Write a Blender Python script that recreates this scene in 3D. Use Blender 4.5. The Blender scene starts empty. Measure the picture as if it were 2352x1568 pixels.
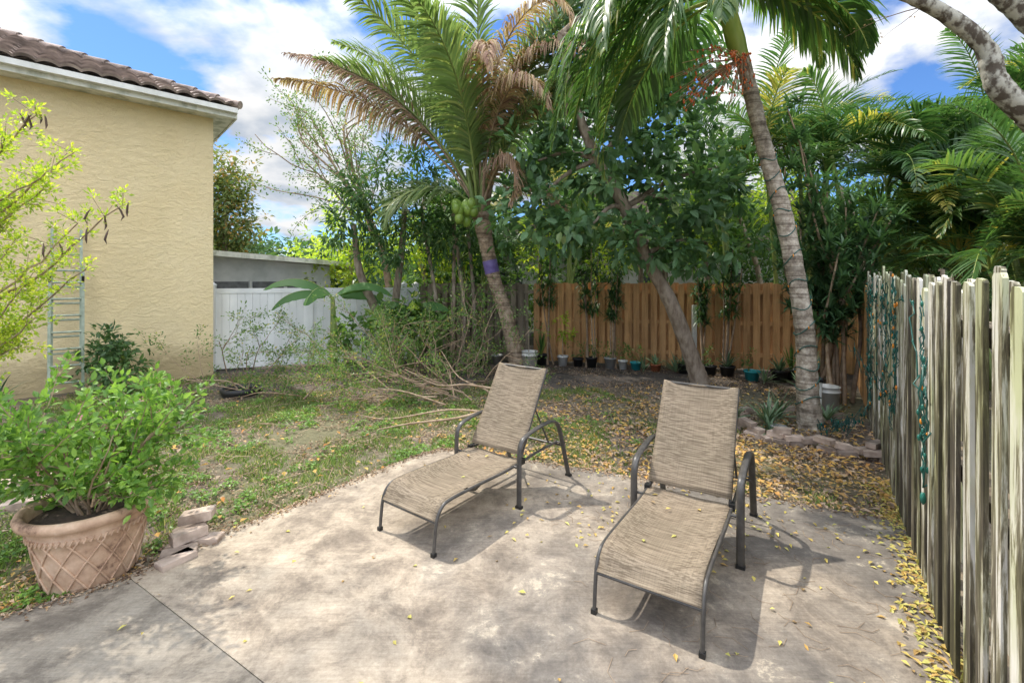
import bpy, math, random
import numpy as np
from mathutils import Vector, noise as mnoise
random.seed(7); rng=np.random.default_rng(7)
scn=bpy.context.scene
R=math.radians
# ---------------------------------------------------------------- materials
def new_mat(name):
    m=bpy.data.materials.new(name); m.use_nodes=True
    nt=m.node_tree; b=nt.nodes['Principled BSDF']
    return m,nt,b
def ramp(nt,fac,stops,interp='LINEAR'):
    r=nt.nodes.new('ShaderNodeValToRGB'); r.color_ramp.interpolation=interp
    el=r.color_ramp.elements
    while len(el)<len(stops): el.new(0.5)
    for e,(p,c) in zip(el,stops):
        e.position=p; e.color=(c[0],c[1],c[2],1)
    nt.links.new(fac,r.inputs[0]); return r.outputs[0]
def noise(nt,scale,detail=4,mscale=(1,1,1),rough=.55,dist=0,coord='Object'):
    tc=nt.nodes.new('ShaderNodeTexCoord'); mp=nt.nodes.new('ShaderNodeMapping')
    mp.inputs['Scale'].default_value=mscale
    n=nt.nodes.new('ShaderNodeTexNoise'); n.inputs['Scale'].default_value=scale
    n.inputs['Detail'].default_value=detail; n.inputs['Roughness'].default_value=rough
    n.inputs['Distortion'].default_value=dist
    nt.links.new(tc.outputs[coord],mp.inputs[0]); nt.links.new(mp.outputs[0],n.inputs['Vector'])
    return n.outputs['Fac']
def mix(nt,fac,a,b,mode='MIX'):
    m=nt.nodes.new('ShaderNodeMix'); m.data_type='RGBA'; m.blend_type=mode
    for s,v in ((m.inputs[0],fac),(m.inputs[6],a),(m.inputs[7],b)):
        if hasattr(v,'links') or hasattr(v,'is_linked'): nt.links.new(v,s)
        elif isinstance(v,(int,float)): s.default_value=v
        else: s.default_value=(v[0],v[1],v[2],1)
    return m.outputs[2]
def bump(nt,b,h,strength=.3,dist=.01):
    n=nt.nodes.new('ShaderNodeBump'); n.inputs['Strength'].default_value=strength
    n.inputs['Distance'].default_value=dist
    nt.links.new(h,n.inputs['Height']); nt.links.new(n.outputs[0],b.inputs['Normal'])
def attr(nt,name='rnd'):
    a=nt.nodes.new('ShaderNodeAttribute'); a.attribute_name=name; return a.outputs['Fac']
def leaf_mat(name,stops,rough=.42,trans=.4,spec=.5,gain=1.32,sat=.87):
    m,nt,b=new_mat(name)
    stops=[(p,[sat*x+(1-sat)*(.3*c[0]+.6*c[1]+.1*c[2]) for x in c]) for p,c in stops]
    c=ramp(nt,attr(nt),stops)
    nz=noise(nt,.9,1)
    v=ramp(nt,nz,[(.3,(.78*gain,.79*gain,.76*gain)),(.7,(1.2*gain,1.18*gain,1.06*gain))])
    c=mix(nt,1.0,c,v,'MULTIPLY')
    nt.links.new(c,b.inputs['Base Color']); b.inputs['Roughness'].default_value=rough
    b.inputs['Specular IOR Level'].default_value=spec
    t=nt.nodes.new('ShaderNodeBsdfTranslucent')
    c2=mix(nt,1.0,c,(1.65,1.7,.95),'MULTIPLY'); nt.links.new(c2,t.inputs['Color'])
    mx=nt.nodes.new('ShaderNodeMixShader'); mx.inputs[0].default_value=trans
    nt.links.new(b.outputs[0],mx.inputs[1]); nt.links.new(t.outputs[0],mx.inputs[2])
    nt.links.new(mx.outputs[0],nt.nodes['Material Output'].inputs[0])
    return m
def simple(name,c1,c2,scale=6,mscale=(1,1,1),rough=.7,bs=.2,metal=0,var=.3,lo=.35,hi=.65,dist=.01):
    m,nt,b=new_mat(name)
    n=noise(nt,scale,6,mscale)
    c=ramp(nt,n,[(lo,c1),(hi,c2)])
    if var: 
        v=ramp(nt,attr(nt),[(0,(1-var,)*3),(1,(1+var,)*3)]); c=mix(nt,1.0,c,v,'MULTIPLY')
    nt.links.new(c,b.inputs['Base Color']); b.inputs['Roughness'].default_value=rough; b.inputs['Metallic'].default_value=metal
    if bs: bump(nt,b,n,bs,dist)
    return m
G_dark=leaf_mat('leaf_dark',[(0,(.03,.08,.028)),(.5,(.055,.125,.04)),(.85,(.1,.18,.05)),(1,(.24,.27,.06))])
G_noni=leaf_mat('leaf_noni',[(0,(.04,.1,.04)),(.5,(.07,.155,.06)),(.85,(.11,.2,.07)),(1,(.28,.3,.07))],rough=.5,trans=.3,gain=1.4)
G_mid=leaf_mat('leaf_mid',[(0,(.045,.11,.025)),(.5,(.09,.18,.035)),(.9,(.16,.25,.05)),(1,(.38,.32,.05))])
G_bright=leaf_mat('leaf_bright',[(0,(.06,.15,.02)),(.5,(.12,.24,.03)),(1,(.2,.34,.05))])
G_yel=leaf_mat('leaf_yellowgreen',[(0,(.16,.25,.02)),(.5,(.3,.4,.03)),(1,(.48,.5,.05))],trans=.45,sat=.95)
G_palm=leaf_mat('leaf_palm',[(0,(.03,.09,.025)),(.5,(.065,.15,.04)),(.8,(.12,.21,.045)),(1,(.42,.36,.06))],rough=.35,gain=1.2)
G_coco=leaf_mat('leaf_coconut',[(0,(.075,.13,.05)),(.6,(.135,.21,.07)),(1,(.28,.31,.1))],rough=.38)
G_blue=leaf_mat('leaf_agave',[(0,(.06,.12,.06)),(1,(.16,.24,.14))],trans=.15)
G_dry=leaf_mat('leaf_dry',[(0,(.2,.11,.09)),(.5,(.36,.22,.16)),(1,(.48,.36,.22))],rough=.7,trans=.25,spec=.2,gain=1.15)
G_orange=leaf_mat('leaf_autumn',[(0,(.06,.12,.03)),(.6,(.14,.17,.04)),(.85,(.35,.2,.04)),(1,(.5,.2,.04))])
G_grass=leaf_mat('grass_blades',[(0,(.07,.13,.025)),(.6,(.14,.22,.045)),(.82,(.23,.27,.08)),(1,(.42,.36,.2))],rough=.6,spec=.2,trans=.35)
G_ban=leaf_mat('leaf_banana',[(0,(.03,.1,.03)),(1,(.09,.2,.05))],trans=.2,rough=.6,spec=.15,gain=1.1)
M_litter=leaf_mat('litter',[(0,(.11,.06,.04)),(.25,(.27,.17,.11)),(.5,(.46,.35,.27)),(.62,(.48,.27,.09)),(.8,(.58,.4,.09)),(1,(.55,.22,.05))],rough=.65,trans=.15,spec=.2,gain=1.08)
M_yleaf=leaf_mat('yellow_leaf',[(0,(.46,.46,.1)),(.5,(.6,.47,.1)),(.85,(.5,.3,.07)),(1,(.3,.2,.1))],rough=.55,trans=.15,spec=.3,gain=1.1)
M_bark=simple('bark',(.19,.14,.1),(.38,.31,.24),14,(1,1,.35),.9,.6)
M_barkl=simple('bark_lichen',(.1,.08,.06),(.46,.44,.37),11,(1,1,.8),.9,.9,lo=.44,hi=.56,dist=.02)
M_twig=simple('twig',(.24,.16,.1),(.42,.31,.21),10,(1,1,1),.8,.1)
M_stem=simple('green_stem',(.14,.2,.05),(.26,.32,.09),6,(1,1,.2),.5,.1)
M_shaft=simple('crownshaft',(.2,.3,.05),(.4,.45,.1),5,(1,1,.3),.4,.1)
def palm_bark(name,c1,c2,c3):
    m,nt,b=new_mat(name)
    n=noise(nt,10,7,(1,1,1),rough=.75); w=noise(nt,1,3,(.6,.6,22),dist=1.0); n3=noise(nt,1.6,5,(1.5,1.5,.8),rough=.7)
    c=ramp(nt,n,[(.36,c1),(.5,c2),(.62,c3)]); w2=ramp(nt,w,[(.4,(.5,.47,.44)),(.5,(1.05,1.03,1))])
    c=mix(nt,.85,c,w2,'MULTIPLY'); c=mix(nt,1.,c,ramp(nt,n3,[(.38,(.6,.58,.52)),(.6,(1.12,1.1,1.08))]),'MULTIPLY')
    nt.links.new(c,b.inputs['Base Color']); b.inputs['Roughness'].default_value=.9
    bump(nt,b,n,.9,.02); return m
M_palmbark=palm_bark('palm_bark',(.19,.155,.125),(.38,.335,.28),(.58,.54,.47))
M_cocobark=palm_bark('coconut_bark',(.2,.14,.1),(.38,.29,.21),(.52,.43,.34))
# ---------------------------------------------------------------- mesh helper
class M:
    def __init__(s): s.v=[];s.f=[];s.r=[];s.n=0;s.mats=[]
    def mi(s,mat):
        if mat not in s.mats: s.mats.append(mat)
        return s.mats.index(mat)
    def add(s,v,f,mat,r=0.5,smooth=False):
        v=np.asarray(v,float).reshape(-1,3); 
        f=np.asarray(f,int)
        if f.ndim==1: f=f.reshape(1,-1)
        s.v.append(v); rr=np.full(len(v),r) if np.isscalar(r) else np.asarray(r,float); s.r.append(rr)
        s.f.append((f+s.n,s.mi(mat),smooth)); s.n+=len(v)
    def build(s,name,parent=None,loc=None,rotz=0):
        me=bpy.data.meshes.new(name)
        V=np.concatenate(s.v); Rr=np.concatenate(s.r)
        me.vertices.add(len(V)); me.vertices.foreach_set('co',V.ravel())
        L=np.concatenate([f.ravel() for f,_,_ in s.f]); tot=np.concatenate([np.full(len(f),f.shape[1]) for f,_,_ in s.f])
        mi=np.concatenate([np.full(len(f),m) for f,m,_ in s.f]); sm=np.concatenate([np.full(len(f),k) for f,_,k in s.f])
        st=np.concatenate([[0],np.cumsum(tot)[:-1]])
        me.loops.add(len(L)); me.loops.foreach_set('vertex_index',L.astype(np.int32))
        me.polygons.add(len(tot)); me.polygons.foreach_set('loop_start',st.astype(np.int32))
        me.polygons.foreach_set('material_index',mi.astype(np.int32)); me.polygons.foreach_set('use_smooth',sm.astype(bool))
        for m in s.mats: me.materials.append(m)
        a=me.attributes.new('rnd','FLOAT','POINT'); a.data.foreach_set('value',Rr.astype(np.float32))
        me.update(calc_edges=True); me.validate()
        ob=bpy.data.objects.new(name,me); scn.collection.objects.link(ob)
        if loc is not None: ob.location=loc
        ob.rotation_euler[2]=rotz
        if parent: ob.parent=parent
        return ob
def empty(name):
    e=bpy.data.objects.new(name,None); scn.collection.objects.link(e); return e
def nrm(a): 
    a=np.asarray(a,float); return a/(np.linalg.norm(a,axis=-1,keepdims=True)+1e-9)
def tube(m,pts,rad,mat,sides=7,r=.5,aspect=1,cap=True,smoothn=0,lump=0):
    pts=np.asarray(pts,float)
    rad=np.full(len(pts),rad) if np.isscalar(rad) else np.asarray(rad,float)
    if smoothn:
        t=np.linspace(0,len(pts)-1,smoothn); out=[];i0=np.clip(t.astype(int),0,len(pts)-2); u=(t-i0)[:,None]
        P=np.vstack([2*pts[0]-pts[1],pts,2*pts[-1]-pts[-2]]); a,b,c,d=P[i0],P[i0+1],P[i0+2],P[i0+3]
        q=.5*((2*b)+(-a+c)*u+(2*a-5*b+4*c-d)*u**2+(-a+3*b-3*c+d)*u**3)
        rad=np.interp(t,np.arange(len(pts)),rad); pts=q
    if lump: rad=rad*(1+lump*rng.normal(size=len(rad)))
    T=nrm(np.gradient(pts,axis=0)); ref=np.array([0,0,1.]) if abs(T[0][2])<.9 else np.array([1.,0,0])
    A=np.cross(T[0],ref); A/=np.linalg.norm(A); As=[A]
    for t in T[1:]:
        A=A-t*np.dot(A,t); A/=np.linalg.norm(A)+1e-9; As.append(A)
    As=np.array(As); B=np.cross(T,As)
    an=np.linspace(0,2*math.pi,sides,endpoint=False)
    V=pts[:,None]+rad[:,None,None]*(np.cos(an)[None,:,None]*As[:,None]*aspect+np.sin(an)[None,:,None]*B[:,None])
    if lump: V=V+rng.normal(size=V.shape)*lump*rad.mean()*.5
    n=len(pts); F=[]
    i=np.arange(n-1)[:,None]*sides; j=np.arange(sides)[None]; j2=(j+1)%sides
    F=np.stack([i+j,i+j2,i+sides+j2,i+sides+j],-1).reshape(-1,4)
    m.add(V.reshape(-1,3),F,mat,r,True)
    if cap:
        m.add(V[0],[list(range(sides))[::-1]],mat,r); m.add(V[-1],[list(range(sides))],mat,r)
def prism(m,poly,o,s,z,nn,th,mat,r=.5):
    o,s,z,nn=[np.asarray(q,float) for q in (o,s,z,nn)]
    P=np.array([o+a*s+b*z for a,b in poly]); k=len(P); V=np.vstack([P,P+nn*th])
    m.add(V,[list(range(k))[::-1]],mat,r); m.add(V,[list(range(k,2*k))],mat,r)
    m.add(V,[[i,(i+1)%k,k+(i+1)%k,k+i] for i in range(k)],mat,r)
def box(m,c,ux,uy,hx,hy,z0,z1,mat,r=.5):
    ux=np.array([*ux,0.]) if len(ux)==2 else np.array(ux); uy=np.array([*uy,0.]) if len(uy)==2 else np.array(uy)
    o=np.array([c[0],c[1],0.])-ux*hx-uy*hy
    prism(m,[(0,z0),(2*hx,z0),(2*hx,z1),(0,z1)],o,ux,(0,0,1),uy,2*hy,mat,r)
def lathe(m,prof,c,mat,seg=24,r=.5):
    an=np.linspace(0,2*math.pi,seg,endpoint=False)
    V=np.array([[(c[0]+q*math.cos(a),c[1]+q*math.sin(a),c[2]+z) for a in an] for q,z in prof]).reshape(-1,3)
    n=len(prof); i=np.arange(n-1)[:,None]*seg; j=np.arange(seg)[None]; j2=(j+1)%seg
    m.add(V,np.stack([i+j,i+j2,i+seg+j2,i+seg+j],-1).reshape(-1,4),mat,r,True)
def leaves(m,pos,d,n,L,W,mat,r,nice=False,curl=.15,fold=.12):
    pos=np.asarray(pos,float); N=len(pos); d=nrm(d); n=np.asarray(n,float); n=nrm(n-d*np.sum(n*d,-1,keepdims=True)); s=np.cross(d,n)
    L=(np.zeros(N)+L)[:,None]; W=(np.zeros(N)+W)[:,None]; r=np.zeros(N)+r
    if nice:
        pts=[pos,pos+d*L*.55-n*L*curl*.25,pos+d*L-n*L*curl,
             pos+d*L*.25+s*W*.42+n*W*fold,pos+d*L*.62+s*W*.42+n*W*fold-n*L*curl*.35,
             pos+d*L*.25-s*W*.42+n*W*fold,pos+d*L*.62-s*W*.42+n*W*fold-n*L*curl*.35]
        V=np.stack(pts,1); b=np.arange(N)[:,None]*7
        m.add(V.reshape(-1,3),np.vstack([b+np.array([[0,1,4,3]]),b+np.array([[0,5,6,1]])]),mat,np.repeat(r,7),False)
        m.f.append((np.vstack([b+np.array([[1,2,4]]),b+np.array([[1,6,2]])])+m.n-7*N,m.mi(mat),False))
    else:
        V=np.stack([pos,pos+d*L*.45+s*W*.5+n*W*fold,pos+d*L-n*L*curl,pos+d*L*.45-s*W*.5+n*W*fold],1)
        b=np.arange(N)[:,None]*4
        m.add(V.reshape(-1,3),np.vstack([b+np.array([[0,2,1]]),b+np.array([[0,3,2]])]),mat,np.repeat(r,4),False)
def rdir(n,up=0.):
    v=rng.normal(size=(n,3)); v=nrm(v); v[:,2]+=up; return nrm(v)
def cloud(m,blobs,clusters,per,L,W,mat,crad=.22,nice=False,up=.1,rlo=0,rhi=1,shell=.55,nup=.8):
    for (c,rad) in blobs:
        c=np.array(c,float); rad=np.array(rad if not np.isscalar(rad) else (rad,)*3,float)
        vol=rad.prod()**(1/3); k=max(3,int(clusters*vol**2))
        dd=rdir(k); q=(shell+(1-shell)*rng.random(k)**.6)[:,None]*(1+.28*rng.normal(size=(k,1)))
        cc=c+dd*rad*q; cr=rng.random(k)
        C=np.repeat(cc,per,0); D=rdir(k*per,up); OD=np.repeat(dd,per,0)
        P=C+D*crad*rng.random((k*per,1))
        d=nrm(D+OD*.5+np.array([0,0,-.25])); n=nrm(OD*.5+rdir(k*per)*.55+np.array([0,0,nup]))
        rr=rlo+(rhi-rlo)*np.clip(.55*np.repeat(cr,per)+.45*rng.random(k*per)**1.4,0,1)
        leaves(m,P,d,n,L*(.7+.5*rng.random(k*per)),W*(.75+.4*rng.random(k*per)),mat,rr,nice)
def strips(m,C,S,W,mat,r,smooth=True):
    N,K,_=C.shape; W=np.broadcast_to(W,(N,K))
    S=np.broadcast_to(S[:,None],C.shape)
    V=np.stack([C-S*W[...,None]/2,C+S*W[...,None]/2],2).reshape(N,K*2,3)
    b=(np.arange(N)*K*2)[:,None,None]; k=(np.arange(K-1)*2)[None,:,None]
    F=(b+k+np.array([0,1,3,2])[None,None]).reshape(-1,4)
    m.add(V.reshape(-1,3),F,mat,np.repeat(np.zeros(N)+r,K*2),smooth)
def frond(m,base,az,elev,L,droop,leafL,n,ml,ms,r=.5,hang=.35,w=.035,rad=.03,start=.16,ang=.55,tw=None,vee=.25,rv=.15,dp=1.4):
    K=18; t=np.linspace(0,1,K); a=elev-droop*t**dp
    h=np.array([math.cos(az),math.sin(az),0]); up=np.array([0,0,1.])
    tan=np.cos(a)[:,None]*h+np.sin(a)[:,None]*up
    pts=np.array(base)+np.vstack([[0,0,0],np.cumsum((tan[1:]+tan[:-1])/2*L/(K-1),0)])
    side0=np.array([-h[1],h[0],0]); 
    bow=rng.normal()*.10*L; pts=pts+side0*bow*(t**2)[:,None]
    tube(m,pts,rad*(1-.85*t),ms,5,r)
    tt=np.linspace(start,.995,n); tt=np.concatenate([tt,tt])+rng.normal(size=2*n)*.004; sg=np.repeat([1,-1],n)
    tt=np.clip(tt,0,1)
    P=np.stack([np.interp(tt,t,pts[:,i]) for i in range(3)],1); T=nrm(np.stack([np.interp(tt,t,tan[:,i]) for i in range(3)],1))
    twa=rng.normal()*.35 if tw is None else tw
    N0=np.cross(T,side0); N0=nrm(N0)*-1; N0=np.where(N0[:,2:]<0,-N0,N0)
    S=side0*math.cos(twa)+N0*math.sin(twa); Nn=N0*math.cos(twa)-side0*math.sin(twa)
    prof=np.sin(np.clip((tt-start)/(1-start),0,1)**.75*math.pi*.86+.32)
    ll=leafL*np.clip(prof,.15,1)*(.9+.2*rng.random(2*n))
    aa=ang+.45*tt+rng.normal(size=2*n)*.08
    d=nrm(S*sg[:,None]*np.cos(aa)[:,None]+T*np.sin(aa)[:,None]+Nn*(vee+rng.normal(size=(2*n,1))*.12))
    KK=5; C=[P]; dd=d
    for k in range(KK-1):
        C.append(C[-1]+dd*(ll/(KK-1))[:,None]); dd=nrm(dd+np.array([0,0,-1.])*(hang*(.7+.6*rng.random((2*n,1)))))
    C=np.stack(C,1); SS=nrm(np.cross(d,Nn)+rng.normal(size=d.shape)*.15)
    strips(m,C,SS,w*np.array([.5,1,.95,.6,.05]),ml,np.clip(r+rng.normal(size=2*n)*rv,0,1))
def rosette(m,p,n,L,W,mat,e0=.5,e1=1.4,droop=.8,r0=0,r1=1):
    K=5; az=rng.random(n)*2*math.pi; el=e0+(e1-e0)*rng.random(n); l=L*(.7+.4*rng.random(n))
    h=np.stack([np.cos(az),np.sin(az),0*az],1); C=[np.repeat([p],n,0).astype(float)]
    for k in range(K-1):
        a=el-droop*(k/(K-1))**1.3
        C.append(C[-1]+(h*np.cos(a)[:,None]+np.array([0,0,1.])*np.sin(a)[:,None])*(l/(K-1))[:,None])
    S=np.stack([-h[:,1],h[:,0],0*az],1)
    strips(m,np.stack(C,1),S,W*np.array([.8,1,.9,.6,.04]),mat,r0+(r1-r0)*rng.random(n))
def grow(m,p,d,L,rad,depth,mat,tips,spread=.6,grav=0.,nseg=5,kids=3,wob=.12):
    pts=[np.array(p,float)]; d=nrm(d)
    for i in range(nseg):
        d=nrm(d+rng.normal(size=3)*wob+np.array([0,0,grav])); pts.append(pts[-1]+d*L/nseg)
    tube(m,pts,np.linspace(rad,rad*.45,nseg+1),mat,5 if rad<.02 else 7,rng.random(),cap=False)
    if depth==0:
        for q in pts[1:]: tips.append((q,d))
        return
    for k in range(kids):
        i=int(rng.integers(max(1,nseg//3),nseg+1)); 
        nd=nrm(d+rdir(1)[0]*spread); grow(m,pts[i],nd,L*(.5+.25*rng.random()),rad*.5,depth-1,mat,tips,spread,grav,nseg,kids,wob)
def tip_leaves(m,tips,per,rad,L,W,mat,nice=False,up=.2):
    P=np.array([t[0] for t in tips]); D=np.array([t[1] for t in tips]); n=len(P)*per
    P=np.repeat(P,per,0); D=np.repeat(D,per,0); q=rdir(n,up)
    leaves(m,P+q*rad*rng.random((n,1)),nrm(q+D*.6),rdir(n)+np.array([0,0,.9]),L*(.6+.6*rng.random(n)),W*(.7+.5*rng.random(n)),mat,rng.random(n),nice)

# ---------------------------------------------------------------- ground + patio
def inpoly(P,poly):
    x,y=P[:,0],P[:,1]; c=np.zeros(len(P),bool); n=len(poly)
    for i in range(n):
        x1,y1=poly[i];x2,y2=poly[(i+1)%n]
        c^=((y1>y)!=(y2>y))&(x<(x2-x1)*(y-y1)/(y2-y1+1e-12)+x1)
    return c
PAT=[(-6.5,-1.5),(-6,.05),(-3.06,2.75),(-2.667,3.06),(-2.387,3.587),(-2.0,4.13),(-1.652,4.62),(-1.25,5.2),(-.974,5.47),(-.6,5.42),(0.2,5.05),(.858,4.80),(1.5,4.5),(2.218,4.226),(3.08,3.83),(2.9,3.35),(2.28,2.5),(1.9,1.9),(.4,-1.5)]
m,nt,b=new_mat('ground_soil')
n1=noise(nt,.6,5); n2=noise(nt,9,8,rough=.7); n3=noise(nt,60,5,rough=.8)
c=ramp(nt,n2,[(.3,(.08,.06,.045)),(.5,(.18,.14,.105)),(.7,(.32,.265,.205))])
g=ramp(nt,n2,[(.3,(.1,.095,.05)),(.7,(.22,.2,.11))])
f=ramp(nt,n1,[(.42,(0,0,0)),(.58,(1,1,1))])
c=mix(nt,f,c,g); c=mix(nt,.6,c,ramp(nt,n3,[(.3,(.45,.45,.45)),(.7,(1.35,1.35,1.35))]),'MULTIPLY')
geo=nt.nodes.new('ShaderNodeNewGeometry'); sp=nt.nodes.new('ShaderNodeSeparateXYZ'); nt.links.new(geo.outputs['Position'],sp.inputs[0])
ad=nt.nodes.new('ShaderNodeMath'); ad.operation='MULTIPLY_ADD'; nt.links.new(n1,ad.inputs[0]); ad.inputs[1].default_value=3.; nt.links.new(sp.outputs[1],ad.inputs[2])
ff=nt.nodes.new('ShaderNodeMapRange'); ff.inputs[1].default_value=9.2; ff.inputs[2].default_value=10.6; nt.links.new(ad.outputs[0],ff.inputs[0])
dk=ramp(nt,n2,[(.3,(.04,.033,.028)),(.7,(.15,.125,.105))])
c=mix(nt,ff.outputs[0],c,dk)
nt.links.new(c,b.inputs['Base Color']); b.inputs['Roughness'].default_value=.95; bump(nt,b,n2,.8,.04)
g=M(); xs=np.concatenate([[-400,-60],np.linspace(-14,14,57),[60,400]]); ys=np.concatenate([[-400,-20],np.linspace(-3,16,39),[60,400]])
X,Y=np.meshgrid(xs,ys); Z=np.array([[0.03*mnoise.noise(Vector((x*.7,y*.7,0))) -0.012 if abs(x)<14 and -3<y<16 else 0 for x in xs] for y in ys])
pin=inpoly(np.stack([X.ravel(),Y.ravel()],1),PAT).reshape(X.shape); Z[pin]=-.03
V=np.stack([X,Y,Z],-1).reshape(-1,3); nx=len(xs); i=np.arange(len(ys)-1)[:,None]*nx; j=np.arange(nx-1)[None]
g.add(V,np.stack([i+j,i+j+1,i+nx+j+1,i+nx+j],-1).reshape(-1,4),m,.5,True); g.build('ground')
# concrete
m,nt,b=new_mat('concrete')
a1=noise(nt,.55,6,rough=.6,dist=.4); a2=noise(nt,2.6,9,rough=.78,dist=.3); a3=noise(nt,45,5,rough=.8); a4=noise(nt,1,4,(3,60,1),rough=.7)
c=ramp(nt,a2,[(.3,(.15,.12,.095)),(.44,(.27,.22,.168)),(.53,(.41,.34,.26)),(.68,(.51,.43,.335))])
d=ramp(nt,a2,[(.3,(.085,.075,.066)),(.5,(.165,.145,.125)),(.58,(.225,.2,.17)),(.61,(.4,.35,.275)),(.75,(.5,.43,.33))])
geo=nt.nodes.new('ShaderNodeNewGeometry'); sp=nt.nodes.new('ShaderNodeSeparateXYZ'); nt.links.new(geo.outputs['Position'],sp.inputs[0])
q=nt.nodes.new('ShaderNodeMapRange'); q.inputs[1].default_value=-1.6; q.inputs[2].default_value=2.6; q.inputs[3].default_value=-.12; q.inputs[4].default_value=.22; nt.links.new(sp.outputs[0],q.inputs[0])  # shifts stain mask darker to the right: dappled tree shade painted into the colour
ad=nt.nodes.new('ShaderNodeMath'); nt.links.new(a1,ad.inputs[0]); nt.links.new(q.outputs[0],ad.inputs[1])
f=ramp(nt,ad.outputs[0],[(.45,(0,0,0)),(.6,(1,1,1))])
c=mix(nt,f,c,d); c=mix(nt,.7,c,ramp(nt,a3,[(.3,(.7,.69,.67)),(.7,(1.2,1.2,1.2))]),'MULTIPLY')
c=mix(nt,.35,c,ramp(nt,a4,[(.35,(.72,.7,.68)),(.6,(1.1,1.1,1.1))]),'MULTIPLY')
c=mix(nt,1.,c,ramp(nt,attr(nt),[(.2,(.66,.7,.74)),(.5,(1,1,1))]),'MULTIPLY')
nt.links.new(c,b.inputs['Base Color']); b.inputs['Roughness'].default_value=.88; bump(nt,b,a4,.45,.008)
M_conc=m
cp=M()
def clip(poly,p,nv,keep):
    out=[]; k=len(poly)
    sd=[((x-p[0])*nv[0]+(y-p[1])*nv[1])*keep for x,y in poly]
    for i in range(k):
        a,bb=poly[i],poly[(i+1)%k]; sa,sb=sd[i],sd[(i+1)%k]
        if sa>=0: out.append(a)
        if (sa>=0)!=(sb>=0):
            t=sa/(sa-sb); out.append((a[0]+t*(bb[0]-a[0]),a[1]+t*(bb[1]-a[1])))
    return out
jd=nrm([1.33,-.80]); jn=(-jd[1],jd[0])
def slab(poly,z=.03,j=.008,rr=.5):
    out=[]
    for i in range(len(poly)):
        a=np.array(poly[i]);b2=np.array(poly[(i+1)%len(poly)]); k=max(1,int(np.linalg.norm(b2-a)/.12))
        on=abs((a[0]+2.6)*jn[0]+(a[1]-3.08)*jn[1])<.02 and abs((b2[0]+2.6)*jn[0]+(b2[1]-3.08)*jn[1])<.02
        for t in range(k): 
            q=a+(b2-a)*t/k; jj=.0008 if on else j
            out.append((q[0]+(rng.normal()*jj if t else 0),q[1]+(rng.normal()*jj if t else 0)))
    k=len(out); T=[(x,y,z) for x,y in out]; B=[(x,y,-.08) for x,y in out]
    cp.add(T,[list(range(k))],M_conc,rr); cp.add(T+B,[[i,k+i,k+(i+1)%k,(i+1)%k] for i in range(k)],M_conc,rr)
gp=.0025
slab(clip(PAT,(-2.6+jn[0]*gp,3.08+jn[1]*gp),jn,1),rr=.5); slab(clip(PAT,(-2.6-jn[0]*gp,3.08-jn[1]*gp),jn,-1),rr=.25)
cp.build('concrete_patio')
# ---------------------------------------------------------------- grass
def fence_x(y): return .756+.642*y
def valid(P,margin=0):
    ok=~inpoly(P,PAT)&(P[:,0]<fence_x(P[:,1])-margin)
    s=(P[:,0]+6.59)*.689+(P[:,1]-9.9)*-.725
    return ok&(s>.05)
def N2(P,s,o=0): return np.array([mnoise.noise(Vector((x*s+o,y*s,o))) for x,y in P])
gr=M(); n=380000
P=np.stack([rng.uniform(-8,5,n),3+8*rng.random(n)**1.35-.9],1); P=P[valid(P)]
P=P[rng.random(len(P))<.72]
nn=N2(P,.9)+.8*N2(P,2.7,5)+.7*N2(P,8,3)
edge=np.clip((P[:,1]-8.0-.25*(-P[:,0]))/2.0,0,1)*1.1+np.clip((P[:,0]-.6)/2.2,0,1)*.5
keep=(nn-edge+rng.random(len(P))*.4)>.16; P=P[keep]; n=len(P)
az=rng.random(n)*6.28; h=(.02+.05*rng.random(n)**1.5)*(.7+.8*np.clip(nn[keep],0,1)); lean=rng.normal(size=(n,2))*.6
w=.004+.004*rng.random(n)
b0=np.stack([P[:,0],P[:,1],np.full(n,-.01)],1); s=np.stack([np.cos(az),np.sin(az),0*az],1)
tip=b0+np.stack([lean[:,0]*h,lean[:,1]*h,h+.01],1)
V=np.stack([b0-s*w[:,None],b0+s*w[:,None],tip],1).reshape(-1,3)
gr.add(V,np.arange(3*n).reshape(-1,3),G_grass,np.repeat(np.clip(.52+.28*rng.normal(size=n),0,1),3))
n=130000; P=np.stack([rng.uniform(-7,3,n),3+6*rng.random(n)**1.3-.6],1); P=P[valid(P)]
nn=N2(P,1.3,9)+.9*N2(P,5,2); P=P[(nn-.5*np.clip(P[:,0]/2,0,1))>.26]; n=len(P)
p3=np.stack([P[:,0],P[:,1],.005+.05*rng.random(n)],1); d=rdir(n); d[:,2]*=.3
leaves(gr,p3,d,rdir(n)*.5+np.array([0,0,1]),.024+.024*rng.random(n),.018+.014*rng.random(n),G_bright,rng.random(n))
gr.build('lawn_grass')
# ---------------------------------------------------------------- fallen leaves
fl=M()
def litter(P,z,L,mat,rr,tilt=.25):
    n=len(P); d=rdir(n); d[:,2]*=tilt; p3=np.stack([P[:,0],P[:,1],z+.004+.012*rng.random(n)],1)
    leaves(fl,p3,d,rdir(n)*tilt+np.array([0,0,1]),L*(.6+.7*rng.random(n)),L*.55*(.7+.5*rng.random(n)),mat,rr,fold=.15,curl=.2)
n=85000; P=np.stack([rng.uniform(-8,5,n),2.4+8.5*rng.random(n)**1.2],1); P=P[valid(P)]
nn=N2(P,1.1,20)+.7*N2(P,4,1); P=P[nn+rng.random(len(P))*.6>.2]; litter(P,.008,.035,M_litter,.56*rng.random(len(P)))
n=4600; P=np.stack([rng.normal(2.3,1.7,n),rng.normal(6.1,1.5,n)],1); P=P[valid(P,.05)&(P[:,1]<9)]; litter(P,.018,.075,M_litter,np.clip(.2+.75*rng.random(len(P)),0,1))
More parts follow.
